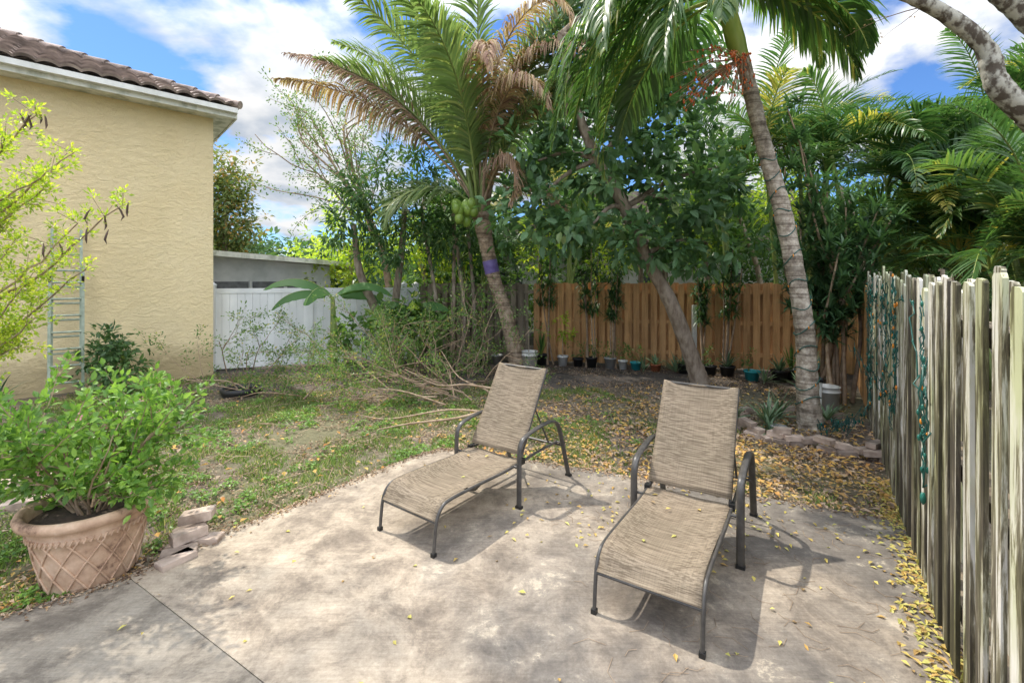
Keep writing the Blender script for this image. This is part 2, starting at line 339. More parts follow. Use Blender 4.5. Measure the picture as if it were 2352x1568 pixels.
n=2200; P=np.stack([rng.uniform(-.6,3.6,n),rng.normal(4.75,.5,n)],1); P=P[valid(P,.03)]; litter(P,.018,.055,M_litter,.3+.62*rng.random(len(P)))
n=450; P=np.stack([rng.uniform(-6,.5,n),rng.uniform(3.5,8.5,n)],1); P=P[valid(P,.03)]; litter(P,.03,.07,M_litter,.3+.7*rng.random(len(P)))
n=2600; t=rng.uniform(1.7,4.6,n); off=np.abs(rng.normal(0,.14,n))+.01; P=np.stack([fence_x(t)-off,t],1); P=P[P[:,0]<fence_x(P[:,1])]
inp=inpoly(P,PAT); litter(P[inp][::2],.032,.045,M_yleaf,rng.random(inp.sum())[::2]); litter(P[~inp],.0,.045,M_yleaf,rng.random((~inp).sum()))
n=650; P=np.stack([rng.uniform(-2.6,2.9,n),rng.uniform(1.9,5.3,n)],1); P=P[inpoly(P,PAT)]; k=rng.random(len(P))<(.14+.45*np.clip((P[:,0]-.1)/2.4,0,1)); P=P[k]
litter(P,.032,.04,M_yleaf,rng.random(len(P))**1.2)
n=240; P=np.stack([rng.normal(1.5,.7,n),rng.normal(4.0,.4,n)],1); P=P[inpoly(P,PAT)]; litter(P,.032,.045,M_yleaf,rng.random(len(P)))
n=1300; P=np.stack([rng.normal(-2.75,.5,n),rng.normal(2.95,.22,n)],1); P=P[~inpoly(P,PAT)]; litter(P,.0,.045,M_litter,rng.random(len(P)))
n=4200; P=[]
for i in range(1,14):
    a=np.array(PAT[i]);b2=np.array(PAT[i+1]); t=rng.random((n//13,1)); P.append(a+(b2-a)*t+rng.normal(size=(n//13,2))*.05)
P=np.vstack(P); P=P[inpoly(P,PAT)]; litter(P,.031,.028,M_litter,.6*rng.random(len(P)))
for k in range(120):
    x,y=rng.uniform(.2,2.6),rng.uniform(2.2,4.2)
    if inpoly(np.array([[x,y]]),PAT)[0]:
        a=rng.random()*6.28; l=.04+.06*rng.random(); tube(fl,[(x,y,.034),(x+l*math.cos(a),y+l*math.sin(a),.036),(x+1.8*l*math.cos(a+.4),y+1.8*l*math.sin(a+.4),.034)],.0013,M_twig,4)
for k in range(140):
    x,y=rng.uniform(-5.5,1.5),rng.uniform(4,8.5)
    if valid(np.array([[x,y]]))[0]:
        a=rng.random()*6.28; l=.08+.16*rng.random(); tube(fl,[(x,y,.02),(x+l*math.cos(a),y+l*math.sin(a),.05),(x+1.8*l*math.cos(a+.4),y+1.8*l*math.sin(a+.4),.02)],.0035,M_twig,4,.9)
fl.build('fallen_leaves')
# ---------------------------------------------------------------- chaise lounges
m,nt,b=new_mat('sling_fabric')
w1=noise(nt,1,2,(150,2.2,150)); w2=noise(nt,1,2,(5,220,5)); w3=noise(nt,2.2,4)
c=ramp(nt,w1,[(.36,(.19,.145,.1)),(.5,(.3,.24,.17)),(.64,(.41,.335,.245))])
c=mix(nt,.3,c,ramp(nt,w2,[(.35,(.6,.58,.55)),(.65,(1.25,1.22,1.2))]),'MULTIPLY')
c=mix(nt,.5,c,ramp(nt,w3,[(.35,(.8,.8,.75)),(.65,(1.12,1.1,1.08))]),'MULTIPLY')
nt.links.new(c,b.inputs['Base Color']); b.inputs['Roughness'].default_value=.75
t=nt.nodes.new('ShaderNodeBsdfTranslucent'); nt.links.new(c,t.inputs[0]); mx=nt.nodes.new('ShaderNodeMixShader'); mx.inputs[0].default_value=.3
nt.links.new(b.outputs[0],mx.inputs[1]); nt.links.new(t.outputs[0],mx.inputs[2]); nt.links.new(mx.outputs[0],nt.nodes['Material Output'].inputs[0])
M_sling=m
M_frame=simple('powder_coat',(.05,.046,.042),(.085,.078,.07),20,rough=.38,bs=.02,var=0); 
M_plast=simple('black_plastic',(.01,.01,.01),(.02,.02,.02),20,rough=.5,bs=0,var=0)
def spl(pts,n):
    pts=np.array(pts,float); t=np.linspace(0,len(pts)-1,n); i0=np.clip(t.astype(int),0,len(pts)-2); u=(t-i0)[:,None]
    P=np.vstack([2*pts[0]-pts[1],pts,2*pts[-1]-pts[-2]]); a,b,c,d=P[i0],P[i0+1],P[i0+2],P[i0+3]
    return .5*((2*b)+(-a+c)*u+(2*a-5*b+4*c-d)*u**2+(-a+3*b-3*c+d)*u**3)
def chaise(loc,d,name='chaise_lounge'):
    e=empty(name); e.location=(loc[0],loc[1],.032); e.rotation_euler[2]=math.atan2(d[1],d[0])
    fr=M()
    prof=[(0,0,0),(.012,0,.13),(.03,0,.24),(.075,0,.315),(.16,0,.345),(.45,0,.345),(.8,0,.335),(1.08,0,.345),(1.35,0,.36),(1.66,0,.36)]
    P=spl(prof,40)
    for s in (-1,1):
        Q=P.copy(); Q[:,1]=s*.305; tube(fr,Q,.0125,M_frame,8)
        A=spl([(.93,0,0),(.93,0,.25),(.935,0,.47),(.965,0,.555),(1.03,0,.592),(1.2,0,.62),(1.4,0,.63),(1.52,0,.60),(1.59,0,.52),(1.66,0,.34),(1.77,0,0)],46); A[:,1]=s*.375
        tube(fr,A,.0135,M_frame,8,aspect=2.0)
        tube(fr,[(.945,s*.30,.34),(.945,s*.375,.34)],.01,M_frame); tube(fr,[(1.655,s*.30,.36),(1.655,s*.375,.36)],.01,M_frame)
        Bk=spl([(1.07,0,.36),(1.2,0,.60),(1.34,0,.84),(1.47,0,1.06),(1.5,0,1.1)],20); Bk[:,1]=s*.29; tube(fr,Bk,.0115,M_frame,8)
        box(fr,(1.06,s*.305),(1,0),(0,1),.03,.02,.325,.375,M_plast); box(fr,(.93,s*.375),(1,0),(0,1),.018,.03,-.002,.02,M_plast); box(fr,(1.77,s*.375),(1,0),(0,1),.018,.03,-.002,.02,M_plast)
        box(fr,(0,s*.305),(1,0),(0,1),.016,.016,-.002,.025,M_plast)
        tube(fr,[(1.31,s*.27,.78),(1.56,s*.27,.37)],.009,M_frame)
    tube(fr,[(.028,-.305,.225),(.028,.305,.225)],.011,M_frame); tube(fr,[(1.02,-.305,.30),(1.02,.305,.30)],.011,M_frame); tube(fr,[(1.655,-.375,.335),(1.655,.375,.335)],.011,M_frame)
    tube(fr,[(1.56,-.27,.37),(1.56,.27,.37)],.009,M_frame); tube(fr,[(1.5,-.29,1.098),(1.5,.29,1.098)],.012,M_frame)
    tube(fr,[(.5,-.3,.33),(.5,-.2,.27),(.5,.2,.27),(.5,.3,.33)],.009,M_frame,smoothn=14)
    fr.build('frame',e)
    sl=M(); nv=15
    def sheet(P,sag,hw,push):
        n=len(P); v=np.linspace(-1,1,nv); V=np.zeros((n,nv,3)); T=nrm(np.gradient(P,axis=0)); Nn=np.stack([-T[:,2],0*T[:,0],T[:,0]],1)
        t=np.linspace(0,1,n)
        for k in range(nv):
            w=(1-v[k]**2); s=sag*np.sin(np.pi*np.clip(t,0,1))**.6+.004*np.sin(9*t+v[k]*4)
            V[:,k]=P-Nn*(s*w)[:,None]; V[:,k,1]=v[k]*hw*(1-push*np.sin(np.pi*t))
        i=np.arange(n-1)[:,None]*nv; j=np.arange(nv-1)[None]; F=np.stack([i+j,i+j+1,i+nv+j+1,i+nv+j],-1).reshape(-1,4)
        V=V.reshape(-1,3); sl.add(V,F,M_sling,.5,True)
    S=spl([(.02,0,.235),(.04,0,.27),(.08,0,.328),(.165,0,.36),(.45,0,.358),(.8,0,.347),(.98,0,.35),(1.07,0,.352)],44); sheet(S,.04,.298,.02)
    S=spl([(1.055,0,.40),(1.2,0,.625),(1.34,0,.865),(1.465,0,1.08),(1.49,0,1.112),(1.51,0,1.105),(1.505,0,1.07)],34); sheet(S,.028,.30,.02)
    o=sl.build('sling',e); mo=o.modifiers.new('t','SOLIDIFY'); mo.thickness=.003
    return e
ch1=chaise((.685,2.597),(.53,.848)); ch2=chaise((-.881,3.497),(.59,.807))
def on_chair(e,pts):
    q=M(); n=len(pts); p=np.array(pts,float)
    d=rdir(n); d[:,2]*=.1; leaves(q,p,d,np.tile([0,0,1.],(n,1)),.045,.024,M_yleaf,rng.random(n)); q.build('leaves_on_seat',e)
on_chair(ch1,[(.8,.1,.335),(.9,-.12,.34),(.5,-.05,.33),(.97,.2,.348),(.85,.22,.345),(.3,.1,.34)]); on_chair(ch2,[(.55,-.1,.333),(.9,.2,.348),(.97,.05,.337)])
# ---------------------------------------------------------------- house
m,nt,b=new_mat('yellow_stucco')
s1=noise(nt,.5,6,rough=.6); s2=noise(nt,7,9,(1,1,1.6),rough=.75,dist=.8); s3=noise(nt,1.2,5,(1,1,.15))
c=ramp(nt,s1,[(.3,(.84,.67,.38)),(.7,(.9,.75,.47))]); c=mix(nt,.22,c,ramp(nt,s3,[(.3,(.75,.76,.72)),(.6,(1.05,1.05,1.05))]),'MULTIPLY')
geo=nt.nodes.new('ShaderNodeNewGeometry'); sp=nt.nodes.new('ShaderNodeSeparateXYZ'); nt.links.new(geo.outputs['Position'],sp.inputs[0])
md=nt.nodes.new('ShaderNodeMath'); md.operation='MULTIPLY_ADD'; nt.links.new(s2,md.inputs[0]); md.inputs[1].default_value=-.8; nt.links.new(sp.outputs[2],md.inputs[2])
dirt=ramp(nt,md.outputs[0],[(0,(.6,.58,.55)),(.35,(1,1,1))]); c=mix(nt,1.,c,dirt,'MULTIPLY')
nt.links.new(c,b.inputs['Base Color']); b.inputs['Roughness'].default_value=.9; bump(nt,b,s2,1.,.045); M_stucco=m
M_white=simple('white_trim',(.6,.6,.56),(.8,.8,.77),3,(1,1,.4),.5,.05,var=.05)
M_trimdirty=simple('mildewed_trim',(.4,.42,.34),(.78,.78,.72),5,(1,1,.6),.7,.1,var=.05,lo=.3,hi=.55)
M_tile=simple('roof_tile',(.16,.12,.1),(.42,.33,.28),3.5,rough=.85,bs=.4,var=.35)
C=np.array([-6.59,9.9]); U=np.array([.725,.689]); Nw=np.array([.689,-.725])
hs=empty('yellow_house')
w=M(); U3=np.array([*U,0]);N3=np.array([*Nw,0])
Lh,Dh=15.,11.
ctr=C-U*Lh/2-Nw*Dh/2; box(w,ctr,U,Nw,Lh/2,Dh/2,-.1,5.45,M_stucco); w.build('walls',hs)
w=M()
e0=C+U*.35+Nw*.4
Le=Lh+.7; De=Dh+.8
cc=C-U*Lh/2-Nw*Dh/2
box(w,cc,U,Nw,Le/2-.02,De/2-.02,5.452,5.475,M_trimdirty)
box(w,e0-U*Le/2-Nw*.0,U,Nw,Le/2,.015,5.43,5.62,M_trimdirty); box(w,e0-Nw*De/2,U,Nw,.015,De/2-.02,5.43,5.62,M_trimdirty)
prism(w,[(0,0),(Le,0),(Le,.02),(0,.02)],np.array([*(e0-U*Le+Nw*.015),5.52]),U3,np.array([0,0,1.]),N3,.1,M_white)
prism(w,[(0,0),(Le,0),(Le,.1),(0,.1)],np.array([*(e0-U*Le+Nw*.115),5.52]),U3,(0,0,1),N3,.012,M_white)
w.build('eaves',hs)
w=M(); pitch=R(24); tp=.27; row=.36
nu=int((Le+.1)/tp*6); us=np.linspace(0,Le+.06,nu); nr=int((De/2)/math.cos(pitch)/row)
o3=np.array([*(e0+Nw*.12),5.64])+U3*.04; up3=-N3*math.cos(pitch)+np.array([0,0,math.sin(pitch)]); no3=N3*math.sin(pitch)+np.array([0,0,math.cos(pitch)])
hip=lambda v:v*math.cos(pitch)
for r_ in range(nr):
    v0,v1=r_*row,(r_+1)*row+.03
    hgt=.055*np.abs(np.sin(us/tp*math.pi))**.8
    a=o3-us[:,None]*U3+v0*up3+no3*(hgt[:,None]+.05); b_=o3-us[:,None]*U3+v1*up3+no3*(hgt[:,None]+.002); c_=a-no3*.05
    okk=us[:-1]>hip((v0+v1)/2)-.05; tid=(us/tp).astype(int); tr=np.random.default_rng(r_).random(tid.max()+2)[tid]
    k=np.arange(nu-1)[okk]; V=np.vstack([a,b_,c_])
    w.add(V,np.stack([k+1,k,nu+k,nu+k+1],1),M_tile,np.tile(tr,3),True); w.add(V,np.stack([k,k+1,2*nu+k+1,2*nu+k],1),M_tile,np.tile(tr*.4,3))
for k in range(16):
    v=k*.36/1; 
    a=o3-U3*(v*.94)+(-N3)*(v*.94)+np.array([0,0,1])*(v*.94*math.tan(pitch)+.06); bq=a+(-U3-N3)*.42+np.array([0,0,1])*(.42*math.tan(pitch)-.03)
    tube(w,[a,bq],[.085,.065],M_tile,10,rng.random())
h=Dh/2+.4; A=o3; B=o3-N3*De; Cc=o3-U3*h-N3*h+np.array([0,0,1])*h*math.tan(pitch)
w.add([A,B,Cc],[[0,1,2]],M_tile); B2=B-U3*Le; C2=Cc-U3*(Le-2*h); w.add([B,B2,C2,Cc],[[0,1,2,3]],M_tile)
w.build('roof',hs)
# ---------------------------------------------------------------- shed/carport behind
sh=empty('neighbour_shed'); w=M(); M_grey=simple('grey_siding',(.42,.44,.44),(.55,.56,.56),3,rough=.7,bs=.05,var=.05)
a=np.array([-9.2,11.9]); b_=np.array([-6.0,14.5]); dU=nrm(b_-a); dN=np.array([dU[1],-dU[0]]); L_=np.linalg.norm(b_-a)
M_glass=simple('dark_screen',(.05,.055,.06),(.12,.125,.13),6,rough=.4,bs=0,var=0)
box(w,(a+b_)/2-dN*2,dU,dN,L_/2,2,-.05,2.35,M_grey)
w.build('walls',sh); w=M()
prism(w,[(-.2,2.74),(L_+.75,2.44),(L_+.75,2.57),(-.2,2.89)],np.array([*(a+dN*.35),0]),[*dU,0],(0,0,1),[*-dN,0],4.5,M_trimdirty)
prism(w,[(0,2.352),(L_,2.352),(L_,2.46),(0,2.74)],np.array([*(a-dN*.02),0]),[*dU,0],(0,0,1),[*-dN,0],.05,M_grey)
w.build('roof',sh); w=M()
for k in range(4):
    c0=a+dU*(.6+k*.9); box(w,c0+dN*.012,dU,dN,.4,.012,1.2,1.98,M_glass); 
    box(w,c0+dU*.45+dN*.02,dU,dN,.03,.02,1.15,2.02,M_grey)
w.build('windows',sh)
nb=empty('neighbour_house'); w=M(); M_nb=simple('pale_stucco',(.7,.68,.64),(.8,.78,.75),2,rough=.8,bs=.1,var=0)
box(w,(6,21),(1,0),(0,1),8,3,0,3.4,M_nb); w.build('walls',nb); w=M()
prism(w,[(-.4,3.3),(16.4,3.3),(12,5.4),(4,5.4)],(-2,17.6,0),(1,0,0),(0,0,1),(0,1,0),6.8,M_tile); w.build('roof',nb); w=M()
for x in (-.5,2.2,5,8,11): box(w,(x,17.97),(1,0),(0,1),.5,.03,1.2,2.3,M_glass)
w.build('windows',nb)
# ---------------------------------------------------------------- white vinyl fence
M_vinyl=simple('white_vinyl',(.66,.67,.66),(.8,.81,.8),2,(1,1,.5),.35,.03,var=.06)
w=M(); a=np.array([-7.3,10.2]); b_=np.array([-2.72,12.1]); dU=nrm(b_-a); dN=np.array([dU[1],-dU[0]]); L_=np.linalg.norm(b_-a)
for s in np.arange(0,L_-.1,.15): box(w,a+dU*(s+.075),dU,dN,.0725,.012,.06,1.74,M_vinyl,rng.random())
box(w,(a+b_)/2,dU,dN,L_/2,.026,1.72,1.83,M_vinyl); box(w,(a+b_)/2,dU,dN,L_/2,.026,.03,.16,M_vinyl)
for s in (.42,2.4,4.6,L_-.06):
    c0=a+dU*min(s,L_-.06); box(w,c0,dU,dN,.063,.063,0,1.9,M_vinyl); lathe(w,[(.1,1.9),(.1,1.92),(.001,1.98)],(*c0,0),M_vinyl,4)
w.build('white_vinyl_fence')
# ---------------------------------------------------------------- wooden fences
def woodmat(name,cols,gr=.5,sc=(14,14,1.1),algae=None,var=(.66,1.2)):
    m,nt,b=new_mat(name); n1=noise(nt,1,7,sc,rough=.7,dist=.5); n2=noise(nt,1.3,4)
    fac=n1
    if algae:   # paint wears more on some boards than others and toward the ground
        geo=nt.nodes.new('ShaderNodeNewGeometry'); sp=nt.nodes.new('ShaderNodeSeparateXYZ'); nt.links.new(geo.outputs['Position'],sp.inputs[0])
        zr=nt.nodes.new('ShaderNodeMapRange'); zr.inputs[1].default_value=0; zr.inputs[2].default_value=2.; zr.inputs[3].default_value=-.07; zr.inputs[4].default_value=.025; nt.links.new(sp.outputs[2],zr.inputs[0])
        a1=nt.nodes.new('ShaderNodeMath'); nt.links.new(n1,a1.inputs[0]); nt.links.new(zr.outputs[0],a1.inputs[1])
        vr=nt.nodes.new('ShaderNodeMapRange'); vr.inputs[3].default_value=-.05; vr.inputs[4].default_value=.045; nt.links.new(attr(nt),vr.inputs[0])
        a2=nt.nodes.new('ShaderNodeMath'); nt.links.new(a1.outputs[0],a2.inputs[0]); nt.links.new(vr.outputs[0],a2.inputs[1]); fac=a2.outputs[0]
    c=ramp(nt,fac,cols)
    if algae:
        n3=noise(nt,2.4,5,(1,1,.35),rough=.65); c=mix(nt,ramp(nt,n3,[(.44,(0,0,0)),(.62,(.8,.8,.8))]),c,algae,'MULTIPLY')
    v=ramp(nt,attr(nt),[(0,(var[0],var[0]*.97,var[0]*.95)),(1,(var[1],var[1]*.98,var[1]*.96))]); c=mix(nt,1.,c,v,'MULTIPLY')
    c=mix(nt,gr,c,ramp(nt,n2,[(.35,(.6,.58,.56)),(.6,(1.1,1.1,1.1))]),'MULTIPLY')
    nt.links.new(c,b.inputs['Base Color']); b.inputs['Roughness'].default_value=.8; bump(nt,b,n1,.4,.006); return m
M_cedar=woodmat('cedar_boards',[(.3,(.36,.19,.075)),(.5,(.6,.34,.145)),(.72,(.72,.44,.21))])
M_oldwood=woodmat('grey_boards',[(.3,(.15,.12,.085)),(.55,(.31,.26,.19)),(.75,(.42,.36,.28))])
M_picket=woodmat('flaking_white_boards',[(.38,(.08,.068,.05)),(.46,(.2,.18,.12)),(.5,(.44,.42,.34)),(.535,(.7,.69,.64)),(.75,(.8,.79,.76))],.35,(17,17,1.4),(.58,.64,.33),(.85,1.08))
def shadowbox(m,a,b_,h,bw,sp,mat,nside,jit=.015,ear=.02,h2=None,railmat=None,gapfill=True,lean=.0,offs=.05,sjit=0):
    a=np.array(a);b_=np.array(b_);d=nrm(b_-a);nv=np.array([d[1],-d[0]])*nside;L=np.linalg.norm(b_-a); h2=h2 or h
    k=int(L/sp)
    for i in range(k):
        for back in (0,1):
            if back and not gapfill: continue
            s=i*sp+back*sp/2+rng.normal()*sjit; hh=h+(h2-h)*s/L+rng.normal()*jit; o=a+d*s+nv*((offs if not back else -offs)+sjit*rng.random()*.5)
            ln=rng.normal()*lean; z3=np.array([d[0]*ln,d[1]*ln,1.]); bb=bw*(1+sjit*8*(rng.random()-.5))
            prism(m,[(0,.03),(bb,.03),(bb,hh-ear*(.5+rng.random())),(bb-ear,hh),(ear,hh-ear*.4*rng.random()),(0,hh-ear)],np.array([*o,0]),[*d,0],z3,[*nv,0],.018 if not back else -.018,mat,rng.random())
    for z in (.3,1.0,h-.25): 
        box(m,(a+b_)/2,d,nv,L/2,offs-.003,z,z+.085,railmat or mat,.4)
    for s in np.arange(.0,L,2.3): box(m,a+d*(s+.03),d,nv,.045,offs-.006,0,h-.08,railmat or mat,.3)
w=M(); shadowbox(w,(.3,11.6),(7.1,9.92),1.95,.14,.2,M_cedar,1,offs=.035); shadowbox(w,(-2.65,12.15),(.28,11.6),1.93,.14,.2,M_oldwood,1,offs=.035)
w.build('wooden_privacy_fence')
w=M(); box(w,(3.9,10.55),(1,0),(0,1),.045,.045,0,1.45,M_white); w.build('white_post')
w=M()
a=(fence_x(1.15),1.15); b_=(fence_x(6.8),6.8); shadowbox(w,a,b_,1.97,.115,.215,M_picket,-1,jit=.04,ear=.02,h2=2.1,railmat=M_oldwood,lean=.009,sjit=.014)
shadowbox(w,b_,(fence_x(9.8),9.8),1.93,.14,.2,M_cedar,-1,offs=.035)
w.build('weathered_picket_fence')
# ---------------------------------------------------------------- string lights
M_wire=simple('green_wire',(.01,.07,.055),(.02,.12,.1),20,rough=.4,bs=0,var=0); M_bulb=simple('amber_bulb',(.6,.2,.02),(.75,.3,.03),20,rough=.2,bs=0,var=0)
M_gbulb=simple('green_bulb',(.01,.1,.075),(.02,.15,.11),20,rough=.2,bs=0,var=0)
def bulb(m,p,mat=M_bulb,k=1): lathe(m,[(.001,-.03*k),(.008*k,-.02*k),(.01*k,-.005*k),(.006*k,.012*k),(.001,.013*k)],p,mat,6)
w=M()
def garland(pts,n=40,wob=.02,r=.0038,bulbs=.16):
    P=spl(pts,n)+rng.normal(size=(n,3))*wob*np.array([.4,.4,1]); tube(w,P,r,M_wire,5)
    for q in P: 
        if rng.random()<bulbs: bulb(w,q,M_gbulb if rng.random()<.85 else M_bulb)
fn=np.array([-.8415,.54])
def fp(y,z,off=.09): return (fence_x(y)+fn[0]*off,y+fn[1]*off,z)
for k in range(13):
    y0=3.1+rng.random()*3.4
    garland([fp(y0,2.0),fp(y0+.05,1.6),fp(y0-.08,1.2+rng.random()*.3),fp(y0+.1,.6+rng.random()*.3),fp(y0+.3,.9)],50,.03)
for k in range(3): garland([fp(2.95,1.7+.1*k),fp(2.88,1.3),fp(2.9+.03*k,1.05),fp(2.86,.75+.05*k)],40,.02)
garland([fp(3.3,1.9),fp(3.05,1.4),fp(2.9,1.0),fp(2.92,1.5),fp(2.8,1.2),fp(2.84,.72)],60,.03,.005); bulb(w,fp(2.84,.66,.1),M_gbulb,1.8)
garland([fp(6.6,1.9),fp(6,1.75),fp(5.2,1.85),fp(4.4,1.7),fp(3.6,1.9)],70,.02)
for k in range(3): garland([fp(6.4,1.1,.1+.1*k),fp(6,.5),fp(5.7,.2,.3),fp(5.9,.1,.5),fp(6.1,.12,.3),fp(5.6,.1,.6),fp(6.0,.15,.7)],90,.05)
w.build('string_lights')
# ---------------------------------------------------------------- palms
w=M(); tr=[(3.91,6.28,-.05),(3.86,6.28,.4),(3.80,6.28,1.45),(3.53,6.27,2.85),(3.24,6.25,3.86),(2.95,6.22,4.95),(2.8,6.2,5.3)]
tube(w,tr,[.18,.14,.118,.11,.1,.092,.09],M_palmbark,16,smoothn=110,lump=.022)
tube(w,[(2.93,6.22,4.95),(2.85,6.21,5.2),(2.74,6.2,5.6),(2.66,6.2,5.95)],[.1,.125,.11,.06],M_shaft,14,smoothn=20)
top=(2.68,6.2,5.75)
for k,(az,el,dr,L) in enumerate([(200,30,118,3.0),(180,42,125,3.3),(225,22,108,2.7),(160,30,115,3.1),(250,30,110,2.4),(140,40,120,2.9),(300,40,115,2.2),(345,38,120,2.2),(20,50,110,2.4),(80,50,100,2.6),(213,48,136,3.5),(190,12,98,2.8),(172,20,105,3.4),(120,20,100,2.6),(0,30,115,2.3),(188,30,122,3.6),(150,15,108,3.2)]):
    frond(w,top,R(az),R(el),L,R(dr),.78,70,G_palm,M_shaft,.4+.35*rng.random(),hang=.5,w=.045,rad=.026,tw=rng.normal()*.2,dp=.75)
M_red=simple('red_fruit',(.55,.06,.02),(.7,.2,.03),30,rough=.35,bs=0,var=.2)
for k in range(60):
    d=rdir(1,-.25)[0]*np.array([1.2,.6,.8])+np.array([-.8,0,-.3]); p0=np.array([2.88,6.08,4.9]); L=.28+.32*rng.random(); P=[p0,p0+d*L*.5+[0,0,.03],p0+d*L-np.array([0,0,.1])]
    tube(w,P,.005,G_dry,4,rng.random())
    for q in range(8):
        if rng.random()<.45: c0=P[1]+(P[2]-P[1])*rng.random()+rng.normal(size=3)*.02; lathe(w,[(.001,-.022),(.016,0),(.001,.022)],c0,M_red,6)
T=spl(tr,400); zz=T[:,2]; sel=T[(zz>.3)&(zz<3.7)]; n=len(sel); ang=np.linspace(0,2*math.pi*13,n); rr=np.interp(sel[:,2],[0,1.4,4],[.163,.13,.112])
H=sel+np.stack([np.cos(ang)*rr,np.sin(ang)*rr,np.sin(ang*1.7)*.05],1); tube(w,H,.007,M_wire,5)
for q in H[::9]: bulb(w,q)
w.build('christmas_palm')
# Coconut palm
w=M(); tr=[(-.08,10.4,-.05),(-.12,10.38,.3),(-.35,10.35,1.2),(-.62,10.32,2.0),(-.8,10.3,2.8),(-.92,10.3,3.5)]
tube(w,tr,[.24,.2,.16,.15,.16,.2],M_cocobark,16,smoothn=90,lump=.03)
M_purple=simple('purple_band',(.12,.08,.26),(.2,.15,.38),8,rough=.6,bs=.05,var=0)
T=spl(tr,60); s_=T[(T[:,2]>2.12)&(T[:,2]<2.5)]; tube(w,s_,.163,M_purple,16)
ctop=np.array([-.93,10.28,3.55])
for k in range(10):
    a=rng.random()*6.28; tube(w,[ctop+[0,0,-.35],ctop+[math.cos(a)*.15,math.sin(a)*.15,.1],ctop+[math.cos(a)*.3,math.sin(a)*.3,.9]],[.09,.075,.04],M_stem if k%2 else M_twig,6,rng.random())
fr=[(155,82,58,6.0,0),(130,74,70,5.4,0),(190,84,40,6.4,0),(350,84,60,5.8,0),(25,76,75,5.2,0),(60,72,70,4.8,0),(208,76,55,5.6,0),(335,70,85,4.9,0),(170,72,54,5.6,0),(195,64,50,4.9,0),(275,86,46,5.6,0),(240,82,75,5,0),(0,88,70,5.6,0),
    (300,55,150,3.2,1),(20,50,140,3,1),(200,38,120,2.6,0),(0,80,50,5.6,0),(265,75,80,4.6,0)]
for az,el,dr,L,dry in fr:
    frond(w,ctop+rng.normal(size=3)*.06,R(az),R(el),L,R(dr),1.0 if not dry else .65,105,G_dry if dry else G_coco,M_stem if not dry else M_twig,.25+.5*rng.random(),hang=.28 if not dry else .75,w=.048 if not dry else .03,rad=.04,start=.2,tw=rng.normal()*.5)
for az,el,dr,L,dp in [(186,64,58,5.6,1.3),(181,59,62,5.2,1.3),(300,86,170,5.4,2.2),(330,84,168,5.6,2.3),(275,87,174,5.0,2.2),(345,83,168,5.0,2.0),(315,88,176,6.0,2.6),(355,84,160,4.4,1.9),(290,82,165,4.4,1.8)]:
    frond(w,ctop+rng.normal(size=3)*.06,R(az),R(el),L,R(dr),.8,110,G_dry,M_twig,.35+.5*rng.random(),hang=.8,w=.036,rad=.035,start=.35,tw=rng.normal()*.5,dp=dp,rv=.3)
M_nut=simple('coconut_husk',(.16,.26,.04),(.26,.38,.07),6,rough=.4,bs=0,var=.2)
for k in range(15):
    c0=ctop+np.array([-.28+rng.normal()*.15,-.42+rng.normal()*.08,-.05+rng.normal()*.13]); lathe(w,[(.001,-.13),(.06,-.11),(.1,-.03),(.095,.05),(.05,.11),(.001,.12)],c0,M_nut,10,rng.random())
w.build('coconut_palm')
def areca(name,x,y,zs,nst,nf,L,seed_r=.5,spread=.5):
    w=M()
    for s in range(nst):
        bx,by=x+rng.normal()*spread*.5,y+rng.normal()*spread*.5; tx,ty=bx+rng.normal()*spread,by+rng.normal()*spread; z=zs*(.65+.45*rng.random())
        tube(w,[(bx,by,0),((bx+tx)/2,(by+ty)/2,z*.55),(tx,ty,z)],[.06,.045,.04],M_stem,7,rng.random(),smoothn=10)
        for k in range(nf):
            r=.1+.6*rng.random(); 
            if rng.random()<.12: r=.97
            frond(w,(tx,ty,z),rng.random()*6.28,R(rng.uniform(30,85)),L*(.75+.4*rng.random()),R(rng.uniform(60,115)),.6,42,G_palm,M_shaft if rng.random()<.4 else M_stem,r,hang=.2,w=.034,rad=.02,vee=.35)
    return w.build(name)
for (x,y,z,ns,nf,L) in [(7.6,9.3,4.4,6,8,2.4),(9.6,9.9,5.0,6,8,2.6),(8.4,7.4,3.6,6,8,2.1),(7.0,6.3,2.9,5,8,1.8),(10.6,8.6,4.6,6,8,2.6),(6.6,10.9,4.6,5,8,2.5),(12.5,10.5,5.0,6,7,2.7),(7.3,5.0,2.3,4,7,1.6),(8.8,8.6,2.8,5,8,2.0)]:
    areca('areca_palm',x,y,z,ns,nf,L)
areca('areca_palm',4.9,11.2,5.2,2,11,2.2,spread=.3); areca('areca_palm',-1.5,12.6,3.4,4,7,2.2)
areca('areca_palm',1.2,12.9,4.5,3,7,2.2)
